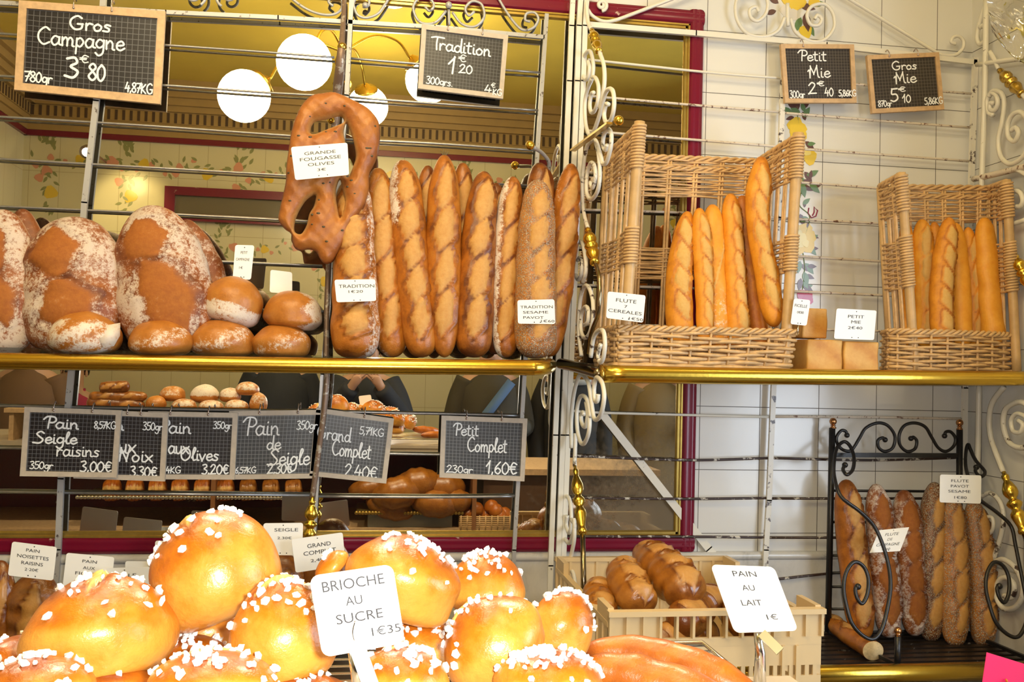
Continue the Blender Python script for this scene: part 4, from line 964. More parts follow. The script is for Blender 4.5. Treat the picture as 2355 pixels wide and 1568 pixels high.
mb.build('tip_sprig', plain('burnt_tip', (.13, .09, .03), .6), q)
stick('baguette', [(1088, 822), (1098, 600), (1114, 394)], YT, [78, 78, 72, 54], 'tradition', 4, 17, 'shiny dark-crusted baguette leaning right, fourth large one in the row', G_T, tone0=.32, ang=12, off=.1)
stick('baguette', [(1162, 822), (1164, 620), (1180, 406)], YT, [54, 58, 60, 50], 'tradition', 4, 18, 'slim baguette dusted with flour left of the seeded baguette', G_T, flour=flo(.7, -1, .8), tone0=.45, ang=12)
stick('baguette', [(1246, 815), (1252, 600), (1240, 374)], (-.11, -.08), [60, 66, 62], 'tradition', 3, 19, 'dark baguette standing right behind the seeded baguette', G_T, tone0=.15)
stick('seeded_baguette', [(1232, 824), (1232, 620), (1238, 414)], (-.25, -.17), [92, 86, 80, 66], 'tradition', 5, 20, 'baguette crusted with sesame and poppy seeds, behind the Tradition Sesame Pavot tag', G_T, seeds=420, tone0=.6, ang=16, cw=.5, off=.1)
stick('baguette', [(1262, 820), (1290, 600), (1314, 376)], (-.17, -.10), [50, 66, 62, 50], 'tradition', 4, 21, 'baguette leaning against the white post, last of the row', G_T, tone0=.5, ang=14, flour=flo(.35, -1))
stick('baguette', [(818, 824), (816, 640), (812, 408)], (-.25, -.17), [108, 90, 82, 76], 'tradition', 5, 22, 'thick front baguette carrying the Tradition 1 euro 20 tag, below the fougasse', G_T, flour=flo(.45, 1, .7), tone0=.48, ang=24, cw=.62, off=-.05)

# country loaves
def country(px, Y, w, cuts, seed, label, fl=1.0, tone0=.5, **kw):
    sp_ = [at(x, y, yy) for (x, y), yy in zip(px, np.linspace(Y[0], Y[1], len(px)))]
    R = np.array(w) / 2 / ppm(np.mean(Y)); L = sum(np.linalg.norm(b - a) for a, b in zip(sp_[:-1], sp_[1:])); Rm = R.mean()
    return loaf('country_loaf', sp_, R, 'country', [(t, L * hl, Rm * hw, an, of * Rm) for t, hl, hw, an, of in cuts], seed, label, 'bread', 'floury country loaves on the glass shelf',
                flour=lambda T, P_, c: fl * (.58 + .2 * np.sin(T * 9 + P_ * 2)), power=5.0, depth=.62, tone0=tone0, lumpy=.03, cutdepth=.045, n=56, **kw)
country([(72, 818), (66, 640), (50, 480)], (-.12, -.08), [60, 100, 90, 60], [], 31, 'dark country loaf standing behind the cut-off floury one at the left edge', .35, .3)
country([(8, 818), (8, 640), (4, 482)], (-.2, -.13), [110, 145, 130, 90], [(.35, .2, .5, -15, .1), (.75, .22, .5, -15, -.2)], 32, 'very floury country loaf cut off by the left picture edge', 1.1)
country([(500, 818), (470, 660), (425, 505)], (-.12, -.08), [70, 110, 100, 60], [], 34, 'greyish floury loaf leaning behind the tallest country loaf', .6, .3)
country([(164, 815), (168, 660), (168, 500)], (-.2, -.13), [170, 208, 200, 150], [(.70, .215, .60, -12, -.28), (.30, .22, .62, -22, .05)], 33, 'broad country loaf with two large brown gashes between floury ridges, second from left')
country([(392, 815), (376, 650), (338, 474)], (-.2, -.13), [165, 205, 185, 120], [(.74, .17, .66, -20, -.16), (.34, .29, .66, -22, .16)], 35, 'tallest country loaf, leaning left, with two long brown gashes')

def rot(ax, a):
    c, s = math.cos(a), math.sin(a)
    return np.array([[1, 0, 0], [0, c, -s], [0, s, c]]) if ax == 0 else (np.array([[c, 0, s], [0, 1, 0], [-s, 0, c]]) if ax == 1 else np.array([[c, -s, 0], [s, c, 0], [0, 0, 1]]))
def bun(name, cx, cy, w, h, Y, mat, seed, label, group=None, tilt=0, pitch=0, category='bread', flour=None, cuts=(), tone=(.9, .15), sugar=0, sgrad=(.2, 1), parent=None, mirror=False, lumpy=.05, up=.62, n=46, m=30, dy=1.0, zpos=None, crown=0.0, sside=None):
    c = atm(cx, cy, Y) if mirror else at(cx, cy, Y)
    s_ = F / ((-Y - CAM[1]) if mirror else (Y - CAM[1])); rx, hh = w / 2 / s_, h / s_
    hz, hb = hh * up, hh * (1 - up); c = c - np.array([0, 0, hh * (up - .5 + crown * .5)])
    th = np.linspace(0.0, pi, m); th[0] = .02; th[-1] = pi - .02
    ph = np.arange(n) * 2 * pi / n
    TH, PH = np.meshgrid(th, ph, indexing='ij')
    ct = np.cos(TH); st = np.sin(TH)
    rxy = np.where(ct > 0, st ** .92, st ** .55)
    k = 1 + lump(TH * 2.2, PH, seed, lumpy, 1.5, 3)
    z = np.where(ct > 0, hz * ct ** 1.0, -hb * np.abs(ct) ** .8) * (1 + lump(TH * 2, PH, seed + 1, lumpy * .8, 1, 3))
    cut = np.zeros_like(TH); dis = np.zeros_like(TH)
    X = rx * rxy * np.cos(PH) * k; Yy = rx * dy * rxy * np.sin(PH) * k
    hf = np.clip(z / hz, -1, 1)
    for (a0, hl, hw, an) in cuts:           # gashes over the top, direction a0
        u = X * math.cos(a0) + Yy * math.sin(a0); v = -X * math.sin(a0) + Yy * math.cos(a0)
        mm = (1 - np.abs(v - an * rx) / (hw * rx) - (u / (hl * rx)) ** 2) * (hf > 0)
        cut = np.maximum(cut, sm(mm / .3)); z = z + hz * (-.10 * np.exp(-(mm / .15) ** 2) + .05 * np.clip(mm, 0, 1)) * (hf > 0)
    if crown: z = z + hz * crown * np.exp(-(st / .4) ** 2) * (ct > 0)
    tn = tone[0] + (tone[1] - tone[0]) * sm(hf * 1.1 + lump(TH * 3, PH, seed + 2, .18, 2, 4))
    V = np.stack([X, Yy, z], -1)
    Rm = rot(1, math.radians(tilt)) @ rot(0, math.radians(pitch))
    V = V @ Rm.T + c
    fl = np.zeros_like(TH)
    if flour: fl = np.clip(flour(TH, PH, hf), 0, 1)
    f = []
    for i in range(m - 1):
        for j in range(n):
            l = (j + 1) % n; f.append((i * n + j, (i + 1) * n + j, (i + 1) * n + l, i * n + l))
    f.append(tuple(range(n))); f.append(tuple((m - 1) * n + j for j in range(n - 1, -1, -1)))
    mb = MB(); mb.add(V.reshape(-1, 3), f, cut=cut.ravel(), flour=(fl * (1 - .6 * cut)).ravel(), tone=np.clip(tn, 0, 1).ravel(), seed=0.0)
    o = mb.build(name, MT[mat], parent, label=label, category=category if label else None, group=group)
    if sugar:
        rg = np.random.RandomState(seed + 9); mb = MB(); got = 0; tries = 0
        g_ = (1 + 5 ** .5) / 2; cb = np.array([(-1, g_, 0), (1, g_, 0), (-1, -g_, 0), (1, -g_, 0), (0, -1, g_), (0, 1, g_), (0, -1, -g_), (0, 1, -g_), (g_, 0, -1), (g_, 0, 1), (-g_, 0, -1), (-g_, 0, 1)]) / 1.75
        cf = [(0, 11, 5), (0, 5, 1), (0, 1, 7), (0, 7, 10), (0, 10, 11), (1, 5, 9), (5, 11, 4), (11, 10, 2), (10, 7, 6), (7, 1, 8), (3, 9, 4), (3, 4, 2), (3, 2, 6), (3, 6, 8), (3, 8, 9), (4, 9, 5), (2, 4, 11), (6, 2, 10), (8, 6, 7), (9, 8, 1)]
        cl_ = [(rg.uniform(0, 6.28), rg.uniform(.1, 1.0)) for _ in range(5)]
        while got < sugar and tries < 9000:
            tries += 1
            if rg.rand() < .6:
                a_, t_ = cl_[rg.randint(5)]; tt = abs(t_ + rg.normal() * .22); aa = a_ + rg.normal() * .4
            else: tt, aa = rg.uniform(.05, 1.25), rg.uniform(0, 6.28)
            i = int(np.clip(tt / pi * (m - 1), 1, m - 3)); j = int(aa / (2 * pi) * n) % n
            if sside is not None and rg.rand() < .75 and math.cos(ph[j] - sside) < 0: continue
            if not sgrad[0] < hf[i, j] <= sgrad[1]: continue
            if cut[i, j] > .3: continue
            p = V[i, j] + (V[i + 1, j] - V[i, j]) * rg.rand() + (V[i, (j + 1) % n] - V[i, j]) * rg.rand()
            nn = np.cross(V[i + 1, j] - V[i, j], V[i, (j + 1) % n] - V[i, j]); nn /= max(np.linalg.norm(nn), 1e-9)
            Q = np.linalg.qr(rg.normal(size=(3, 3)))[0]; sz = rg.uniform(.0020, .0036) * np.array([1, rg.uniform(.7, 1.2), rg.uniform(.9, 1.7)])
            mb.add(p + nn * .0016 + (cb * rg.uniform(.7, 1.25, (12, 1)) * sz) @ Q.T, cf); got += 1
        mb.build('pearl_sugar', MT['sugar'], o, smooth=False, kind='stuff')
    return o
G_R = 'small country rolls on the glass shelf'
fr = lambda a: (lambda T, P_, h_: 1.35 * a * (.4 + .6 * np.sin(P_ * 2 + T * 3)) * (np.abs(h_) < .7))
bun('bread_roll', 648, 785, 130, 76, -.19, 'roll', 41, 'round roll at the bottom right of the roll pile, next to the middle post', G_R, flour=fr(.35), tone=(.6, .45))
bun('bread_roll', 512, 778, 142, 84, -.19, 'roll', 42, 'round roll below the tagged upper roll', G_R, flour=fr(.4), tone=(.55, .5), cuts=[(.3, .7, .12, .4)])
bun('bread_roll', 371, 777, 138, 78, -.235, 'roll', 43, 'glossy roll in front of the tallest country loaf', G_R, flour=fr(.4), tone=(.5, .5))
q = bun('bread_roll', 196, 766, 148, 92, -.245, 'roll', 44, 'floury roll with a torn pale edge in front of the second country loaf', G_R, flour=lambda T, P_, h_: sm((np.sin(P_ * 1 + 3.6) + .3) / .5) * sm((.85 - h_) / .3) * (.62 + .2 * np.sin(P_ * 5 + T * 7)), tone=(.5, .6))
mb = MB(); a_ = at(258, 770, -.29)
mb.add([at(x, y, yy) for x, y, yy in ((222, 752, -.30), (277, 742, -.27), (276, 772, -.27), (262, 796, -.29), (238, 800, -.31), (228, 780, -.315), (230, 760, -.26), (268, 752, -.25), (262, 790, -.25), (240, 796, -.26))],
       [(0, 1, 2, 3, 4, 5), (6, 9, 8, 7), (0, 6, 7, 1), (1, 7, 8, 2), (2, 8, 3), (3, 8, 9, 4), (4, 9, 5), (5, 9, 6, 0)], tone=.9, cut=0, flour=.95, seed=0)
mb.build('torn_edge', MT['roll'], q)
bun('bread_roll', 535, 692, 132, 106, -.165, 'roll', 45, 'egg-shaped roll resting on top of the pile with a floury underside', G_R, tilt=14, flour=lambda T, P_, h_: .8 * sm((.12 - h_ + .08 * np.sin(P_ * 3)) / .1), tone=(.6, .5))
bun('bread_roll', 674, 714, 130, 88, -.165, 'roll', 46, 'roll dusted white at its right, on top of the pile by the middle post', G_R, tilt=4, flour=lambda T, P_, h_: .8 * sm((np.cos(P_ - .2) + .2 * np.sin(T * 6) - .1) / .5), tone=(.5, .55))

# fougasse: a slashed ring of olive bread hanging on the hook
def fougasse():
    from mathutils.geometry import delaunay_2d_cdt
    Y0 = -.222; o = (620, 190, 3.646)
    outer = [(470, 85), (350, 110), (270, 190), (215, 300), (180, 420), (160, 560), (140, 700), (135, 830), (110, 950), (85, 1060), (75, 1150), (130, 1230), (180, 1270), (200, 1370), (250, 1410), (330, 1400), (390, 1420), (430, 1490), (470, 1522), (525, 1505), (560, 1460), (625, 1360), (700, 1180), (790, 1050), (830, 900), (835, 770), (875, 690), (912, 590), (927, 450), (920, 350), (890, 285), (820, 210), (720, 155), (620, 108), (545, 82)]
    holes = [[(340, 412), (375, 335), (470, 312), (590, 285), (622, 330), (560, 362), (460, 400), (375, 432)], [(645, 345), (688, 440), (712, 530), (722, 630), (690, 730), (660, 790), (640, 770), (652, 650), (640, 520), (622, 420)],
             [(208, 1235), (215, 1160), (250, 1075), (310, 985), (385, 945), (372, 1030), (332, 1105), (312, 1190), (272, 1262), (232, 1266)], [(590, 815), (612, 900), (627, 1000), (607, 1100), (588, 1130), (563, 1010), (558, 900)]]
    loops = [cr(zz(l, *o), 5, closed=True) for l in [outer] + holes]
    S_ = np.concatenate([np.stack([l, np.roll(l, -1, 0)], 1) for l in loops])
    def dist(p):
        a_, b_ = S_[:, 0], S_[:, 1]; ab = b_ - a_
        t_ = np.clip(((p[:, None] - a_) * ab).sum(-1) / (ab * ab).sum(-1), 0, 1)
        return np.sqrt((((a_ + ab * t_[..., None]) - p[:, None]) ** 2).sum(-1)).min(1)
    def inside(p):
        a_, b_ = S_[:, 0], S_[:, 1]
        c = ((a_[:, 1] > p[:, None, 1]) != (b_[:, 1] > p[:, None, 1])) & (p[:, None, 0] < (b_[:, 0] - a_[:, 0]) * (p[:, None, 1] - a_[:, 1]) / (b_[:, 1] - a_[:, 1] + 1e-9) + a_[:, 0])
        return c.sum(1) % 2 == 1
    gx, gy_ = np.meshgrid(np.arange(640, 878, 3.2), np.arange(212, 610, 3.2)); G = np.stack([gx.ravel(), gy_.ravel()], 1)
    G = G + np.random.RandomState(2).uniform(-.8, .8, G.shape)
    G = G[inside(G)]; G = G[dist(G) > 1.6]
    pts = [Vector(p) for l in loops for p in l]; nb = len(pts); ed = []; k0 = 0
    for l in loops: ed += [(k0 + i, k0 + (i + 1) % len(l)) for i in range(len(l))]; k0 += len(l)
    r_ = delaunay_2d_cdt(pts + [Vector(p) for p in G], ed, [], 0, 1e-5)
    P = np.array([p[:] for p in r_[0]]); F_ = np.array([f for f in r_[2] if len(f) == 3])
    F_ = F_[inside(P[F_].mean(1))]
    d = dist(P); Rr = 30.0; q = np.clip(d / Rr, 0, 1); hgt = np.sqrt(np.clip(1 - (1 - q) ** 2, 0, 1)); edge = d < 1e-3
    wv = .08 * np.sin(P[:, 0] * .09 + 1) * np.sin(P[:, 1] * .07) + .05 * np.sin(P[:, 0] * .21) * np.sin(P[:, 1] * .19 + 2)
    hf_ = .031 * hgt * (1 + wv); hb_ = .016 * hgt
    W_ = np.array([at(x, y, Y0) for x, y in P]); n = len(P)
    Vf = W_ - np.array([0, 1.0, 0]) * hf_[:, None]; Vb = W_ + np.array([0, 1.0, 0]) * hb_[:, None]
    idx = np.where(edge, np.arange(n), np.arange(n) + n)
    c_ = np.cross(Vf[F_[:, 1]] - Vf[F_[:, 0]], Vf[F_[:, 2]] - Vf[F_[:, 0]])[:, 1] > 0
    F_[c_] = F_[c_][:, ::-1]
    faces = [tuple(f) for f in F_] + [tuple(idx[f[::-1]]) for f in F_]
    rg = np.random.RandomState(3)
    tn = np.clip(.30 + .35 * hgt + .25 * np.sin(P[:, 0] * .05) * np.sin(P[:, 1] * .04), 0, 1)
    nearhole = np.clip(1 - np.min([np.sqrt(((l[None] - P[:, None]) ** 2).sum(-1)).min(1) for l in loops[1:]], 0) / 9, 0, 1)
    mb = MB(); mb.add(np.concatenate([Vf, Vb]), faces, tone=np.concatenate([tn, tn]), cut=np.concatenate([nearhole * .8, nearhole]), flour=0, seed=0)
    o = mb.build('fougasse', MT['fougasse'], label='large olive fougasse with open slits hanging on a brass hook', category='bread')
    mb = MB(); cand = np.where(d > 8)[0]
    for k in range(30):
        mb.ball(Vf[cand[rg.randint(len(cand))]] + np.array([0, .001, 0]), rg.uniform(.0025, .0045), 5, (1.4, .8, .8))
    mb.build('olive_pieces', plain('olive_bits', (.06, .045, .02), .4), o, kind='stuff')
fougasse()

# ================================================================== WICKER BASKETS
def upath(C4_, k):
    """polyline through corners (each a bottom/top pair) -> function(s in metres along the bottom, h 0..1)"""
    bt = np.array([c[0] for c in C4_]); tp = np.array([c[1] for c in C4_])
    d = np.concatenate([[0], np.cumsum(np.linalg.norm(np.diff(bt, axis=0), axis=1))])
    def fn(s, h):
        b_ = np.stack([np.interp(s, d, bt[:, i]) for i in range(3)], -1); t_ = np.stack([np.interp(s, d, tp[:, i]) for i in range(3)], -1)
        return b_ + (t_ - b_) * np.asarray(h)[..., None]
    return fn, d[-1], d
def weave(mb, fn, L, h0, h1, rows, r, sp, amp, seed=0, thick=1.0):
    n = max(8, int(L / sp * 5)); s = np.linspace(0, L, n)
    rg = np.random.RandomState(seed)
    for k in range(rows):
        h = h0 + (h1 - h0) * (k + .5) / rows
        P = fn(s, np.full(n, h)); T = np.gradient(P, axis=0); T /= np.maximum(np.linalg.norm(T, axis=1, keepdims=True), 1e-9)
        N = np.cross(T, [0, 0, 1.0]); N /= np.maximum(np.linalg.norm(N, axis=1, keepdims=True), 1e-9)
        P = P + N * (amp * np.sin(pi * s / sp + pi * k))[:, None] + np.array([0, 0, 1.0]) * (r * .5 * np.sin(s * 23 + rg.rand() * 6))[:, None]
        mb.tube(P, r * rg.uniform(.85, 1.15) * thick, 6)
def braid(mb, fn, L, h, r, pitch=.05):
    n = int(L / pitch * 10); s = np.linspace(0, L, n)
    P = fn(s, np.full(n, h)); T = np.gradient(P, axis=0); T /= np.maximum(np.linalg.norm(T, axis=1, keepdims=True), 1e-9); N = np.cross(T, [0, 0, 1.0])
    for k in range(3):
        a = 2 * pi * s / pitch + k * 2.1
        mb.tube(P + N * (r * np.cos(a))[:, None] + np.array([0, 0, 1.0]) * (r * np.sin(a))[:, None], r * .8, 6)
def wrap(mb, p0, p1, r, turns, rw):
    n = turns * 12; t = np.linspace(0, 1, n); a = t * turns * 2 * pi; p0, p1 = np.asarray(p0), np.asarray(p1)
    q = p1 - p0; q /= np.linalg.norm(q); u = np.array([1.0, 0, 0]) - q * q[0]; u /= np.linalg.norm(u); w = np.cross(q, u)
    mb.tube(p0 + (p1 - p0) * t[:, None] + (r + rw * .6) * (np.cos(a)[:, None] * u + np.sin(a)[:, None] * w), rw, 6)
def basket(root, FL, BL, BR, FR, top, mid, tray, r_post, tq, rows=(16, 14, 8), rt=.0056, nside=5, nback=8):
    """FL.. = (bottom, top) points of the four uprights; top/mid = (h0,h1) woven bands; tray = corner loop (bottom,top pairs)"""
    fn, L, d = upath([FL, BL, BR, FR], 0)
    for (b_, t_) in (FL, FR):
        MB().tube(cr([b_, b_ * .5 + t_ * .5 + np.array([.001, 0, 0]), t_], 6), r_post, 12).build('corner_post', MT['wickerpost'], root)
        for h0, h1 in (top, mid):
            mb = MB(); k = int((h1 - h0) * np.linalg.norm(t_ - b_) / .0085); wrap(mb, b_ + (t_ - b_) * h0, b_ + (t_ - b_) * min(h1, .985), r_post, k, .0042); mb.build('cane_binding', MT['wicker'], root)
    for (b_, t_) in (BL, BR):
        MB().tube([b_, t_ * .985 + b_ * .015], r_post * .7, 8).build('back_post', MT['wickerpost'], root)
    mb = MB()
    ss = list(np.linspace(.012, d[1] - .008, nside)) + list(np.linspace(d[1] + .03, d[2] - .03, nback)) + list(np.linspace(d[2] + .008, d[3] - .012, nside))
    for s_ in ss:
        for e in (-.0045, .0045):
            mb.tube(fn(np.full(8, s_ + e), np.linspace(0, .985, 8)), .0044, 6)
    mb.build('stakes', MT['wicker'], root)
    for (h0, h1), rw in ((top, rows[0]), (mid, rows[1])):
        mb = MB(); weave(mb, fn, L, h0, h1, rw, .0034, (d[2] - d[1]) / nback, .0062, 3)
        if h1 > .9: braid(mb, fn, L, h1 + .004, .0062, .085); braid(mb, fn, L, h1 - .045, .0055, .08)
        mb.build('woven_band', MT['wicker'], root)
    ft, Lt, dt = upath(tray, 0)
    mb = MB(); weave(mb, ft, Lt, .10, .93, rows[2], rt, tq, .0062, 5); braid(mb, ft, Lt, .98, .006, .06)
    n = 60; mb.tube(ft(np.linspace(0, Lt, n), np.full(n, .03)), .0085, 8)
    for s_ in np.arange(tq * .5, Lt, tq): mb.tube(ft(np.full(4, s_), np.linspace(.02, 1.0, 4)), .0042, 6)
    mb.build('woven_tray', MT['wicker'], root)
    mb = MB(); c = [x[0] + np.array([0, 0, .008]) for x in tray[:4]]
    mb.add([p for p in c] + [p + np.array([0, 0, .006]) for p in c], [(3, 2, 1, 0), (4, 5, 6, 7), (0, 1, 5, 4), (1, 2, 6, 5), (2, 3, 7, 6), (3, 0, 4, 7)]); mb.build('tray_floor', MT['wickerpost'], root, smooth=False)
Yf, Yb = -.285, -.075
def pz(px, z, Y):
    p = at(px, 700, Y); return np.array([p[0], Y, z])
b1 = thing('bread_basket', (at(1630, 850, -.18)[0], -.18, ZSR), 'tall open-fronted wicker basket of golden flutes, left of the two', 'basket', 'wicker baskets on the right shelf')
BT = ZSR + .012
def vtop(x, y, Y): return at(x, y, Y)
basket(b1, (pz(1436, BT, Yf), vtop(1471, 280, Yf)), (pz(1376, BT, Yb), vtop(1396, 352, Yb)), (pz(1718, BT, Yb), vtop(1742, 366, Yb)), (pz(1806, BT, Yf), vtop(1836, 306, Yf)), (.80, .985), (.405, .56),
       [(pz(1424, ZSR + .003, Yf - .012), at(1420, 752, Yf - .016)), (pz(1372, ZSR + .003, Yb), at(1368, 760, Yb)), (pz(1742, ZSR + .003, Yb), at(1750, 770, Yb)), (pz(1818, ZSR + .003, Yf - .012), at(1832, 762, Yf - .016)), (pz(1424, ZSR + .003, Yf - .0125), at(1420, 752, Yf - .0165))], .0155, .056, nside=6, nback=6)
b2 = thing('bread_basket', (at(2200, 850, -.18)[0], -.18, ZSR), 'smaller wicker basket of pale golden baguettes at the right end of the shelf', 'basket', 'wicker baskets on the right shelf')
Yf2, Yb2 = -.265, -.12
XE = XC - .02
def cl(p): p = p.copy(); p[0] = min(p[0], XE); return p
c0, c1 = at(2035, 845, Yf2), at(2340, 850, Yf2)
ring = []
zt0, zt1 = ZSR + .003, at(2190, 764, Yf2)[2]
for x, y in ((2044, -.235), (2090, -.275), (2190, -.287), (2290, -.28), (2330, -.25), (2325, -.11), (2030, -.11), (2044, -.2355)):
    p = at(x, 800, y); ring.append((cl(np.array([p[0], y, zt0])), cl(np.array([p[0], y, zt1]))))
basket(b2, (cl(pz(2106, BT, Yf2)), at(2072, 397, Yf2)), (pz(2050, BT, Yb2), at(2022, 425, Yb2)), (cl(pz(2300, BT, Yb2)), cl(at(2276, 428, Yb2))), (cl(pz(2340, BT, Yf2)), cl(at(2314, 414, Yf2))), (.80, .985), (.42, .68), ring, .0135, .05, rows=(15, 20, 10), rt=.0047, nside=4, nback=6)

G_F = 'golden flutes in the left basket'; G_F2 = 'golden baguettes in the right basket'
stick('flute', [(1565, 800), (1562, 640), (1582, 486)], (-.2, -.15), [62, 60, 54, 40], 'flute', 4, 51, 'flute with broad slashes, leftmost in the left basket', G_F, ang=-20, cw=.62, tone0=.42, t0=.2)
stick('flute', [(1640, 800), (1636, 640), (1634, 520)], (-.13, -.11), [40, 42, 36], 'flute', 4, 57, 'flute hidden in the gap behind the others in the left basket', G_F, tone0=.4)
stick('flute', [(1622, 800), (1618, 640), (1608, 478)], (-.225, -.17), [34, 38, 44, 38], 'flute', 5, 52, 'thin flute with slashes on its right side, second in the left basket', G_F, ang=-18, off=.35, tone0=.55, t0=.15)
stick('flute', [(1652, 800), (1645, 640), (1638, 470)], (-.195, -.14), [54, 46, 48, 46], 'flute', 1, 53, 'smooth plain flute turned away, third in the left basket', G_F, tone0=.65, cw=.1, flour=lambda T, P_, c: .35 * sm((.5 - T) / .2) + 0 * P_)
stick('flute', [(1697, 800), (1690, 640), (1680, 445)], (-.21, -.15), [50, 48, 46, 44], 'flute', 5, 54, 'bright flute slashed along its right side, fourth in the left basket', G_F, ang=-16, off=.4, tone0=.5)
stick('flute', [(1752, 800), (1726, 640), (1706, 449)], (-.17, -.12), [44, 42, 42, 40], 'flute', 0, 55, 'darker brown smooth flute leaning left behind the tallest one', G_F, tone0=.05)
stick('flute', [(1782, 752), (1764, 640), (1742, 500), (1752, 360)], (-.25, -.19), [44, 52, 50, 50, 54, 48], 'flute', 5, 56, 'tallest flute with pale slashes, curving up the right of the left basket', G_F, ang=-15, off=.05, tone0=.5)
stick('flute', [(2092, 800), (2090, 650), (2082, 510)], (-.15, -.13), [40, 40, 34], 'flute', 0, 61, 'smooth flute at the left edge of the right basket, behind the corner post', G_F2, tone0=.4)
stick('flute', [(2130, 800), (2126, 650), (2120, 504)], (-.18, -.14), [46, 50, 48, 42], 'flute', 4, 62, 'pale flute with long slashes, left in the right basket', G_F2, ang=10, tone0=.75)
stick('flute', [(2163, 800), (2160, 650), (2148, 510)], (-.14, -.13), [30, 34, 32], 'flute', 0, 63, 'flute tip showing between the first two in the right basket', G_F2, tone0=.5)
stick('flute', [(2215, 800), (2208, 650), (2196, 512)], (-.2, -.15), [44, 46, 46, 40], 'flute', 0, 65, 'smooth flute right beside the twisted-slash one in the right basket', G_F2, tone0=.7)
stick('flute', [(2168, 800), (2164, 660), (2184, 500)], (-.235, -.19), [50, 50, 50, 42], 'flute', 5, 64, 'front flute with deep leaf-shaped slashes in the right basket', G_F2, ang=-24, off=.25, cw=.7, tone0=.4)
stick('flute', [(2244, 800), (2238, 650), (2226, 522)], (-.15, -.13), [42, 44, 40, 30], 'flute', 4, 66, 'flute with a knobbly tip behind the smooth ones in the right basket', G_F2, tone0=.6)
stick('flute', [(2288, 800), (2274, 650), (2263, 500)], (-.2, -.15), [56, 52, 52, 46], 'flute', 0, 67, 'thick smooth flute at the right of the right basket', G_F2, tone0=.75)

# square sandwich loaves
def brick(x0, y0, x1, y1, Y, dep, label, seed):
    a, b_ = at(x0, y1, Y), at(x1, y0, Y); z0 = ZSR + .0005 if y1 > 800 else a[2]
    bm_ = bmesh.new(); bmesh.ops.create_cube(bm_, size=1.0)
    for v in bm_.verts: v.co = Vector(((v.co.x + .5) * (b_[0] - a[0]) + a[0], Y + (v.co.y + .5) * dep, z0 + (v.co.z + .5) * (b_[2] - z0)))
    bmesh.ops.bevel(bm_, geom=bm_.edges[:], offset=.006, segments=3, affect='EDGES', profile=.6)
    bmesh.ops.subdivide_edges(bm_, edges=[e for e in bm_.edges if e.calc_length() > .02], cuts=6, use_grid_fill=True)
    v = np.array([x.co[:] for x in bm_.verts]); bm_.verts.index_update(); f = [tuple(x.index for x in p.verts) for p in bm_.faces]; bm_.free()
    v += .0012 * np.sin(v[:, [2, 0, 1]] * 90 + seed)
    mb = MB(); mb.add(v, f, tone=.6 + .25 * np.sin(v[:, 0] * 40 + v[:, 2] * 60 + seed), cut=0, flour=0, seed=0)
    return mb.build('sandwich_loaf', MT['sandwich'], label=label, category='bread', group='square sandwich loaves on the right shelf')
brick(1856, 782, 1938, 849, -.26, .15, 'square sandwich loaf beside the left basket, front left of the three', 1)
brick(1942, 786, 2021, 850, -.26, .15, 'square sandwich loaf under the Petit Mie tag, front right of the three', 2)
brick(1846, 709, 1904, 776, -.20, .11, 'darker sandwich loaf stacked on top of the front pair', 3)

# price tags of the upper shelf
price_tag([(669, 338), (799, 328), (803, 402), (679, 414)], -.278, [('GRANDE', .50, .235, .56, .095), ('FOUGASSE', .50, .41, .74, .10), ('OLIVES', .50, .58, .48, .095), ('3€', .5, .755, .16, .085)], 'white tag reading Grande Fougasse Olives 3 euro, pinned on the fougasse')
price_tag([(769, 643), (863, 642), (865, 692), (774, 695)], -.306, [('TRADITION', .53, .30, .88, .15), ('1€20', .50, .54, .36, .13)], 'white tag reading Tradition 1 euro 20 on the thick front baguette')
price_tag([(1190, 690), (1275, 688), (1277, 745), (1191, 744)], -.300, [('TRADITION', .51, .30, .88, .12), ('SESAME', .48, .52, .68, .11), ('PAVOT', .42, .74, .55, .11), ('1€60', .80, .88, .36, .11)], 'white tag reading Tradition Sesame Pavot on the seeded baguette')
price_tag([(1398, 670), (1485, 679), (1479, 742), (1394, 731)], -.335, [('FLUTE', .50, .28, .54, .13), ('7', .5, .49, .08, .10), ('CEREALES', .49, .69, .90, .12), ('1€50', .80, .90, .38, .11)], 'white tag reading Flute 7 Cereales at the left basket')
t, f_ = price_tag([(1826, 686), (1864, 690), (1855, 749), (1818, 745)], -.312, [('FICELLE', .48, .26, .76, .11), ('0€80', .5, .51, .40, .10)], 'narrow turned white tag reading Ficelle 0 euro 80, beside the left basket')
MB().tube([f_(.5, .98, -.002), at(1834, 770, -.312)], .002, 6).build('clip', MT['chrome'], t)
price_tag([(1924, 709), (2016, 714), (2010, 782), (1918, 779)], -.268, [('PETIT', .50, .24, .40, .10), ('MIE', .51, .42, .24, .10), ('2€40', .50, .61, .36, .10)], 'white tag reading Petit Mie 2 euro 40 on the sandwich loaves')
t, f_ = price_tag([(541, 563), (585, 564), (577, 643), (535, 641)], -.165, [('PETIT', .5, .22, .36, .08), ('CAMPAGNE', .46, .42, .72, .08), ('1€', .4, .66, .2, .07)], 'tan-printed narrow tag standing behind the top left roll', ink='print')
MB().tube([f_(.5, .95, .002), at(560, 665, -.163)], .002, 6).build('pin', MT['chrome'], t)
t, f_ = price_tag([(622, 620), (672, 626), (672, 676), (620, 672)], -.155, [], 'blank back of a pale tag standing behind the top right roll', holes=False)
MB().tube([f_(.5, .95, .002), at(645, 700, -.153)], .002, 6).build('pin', MT['chrome'], t)
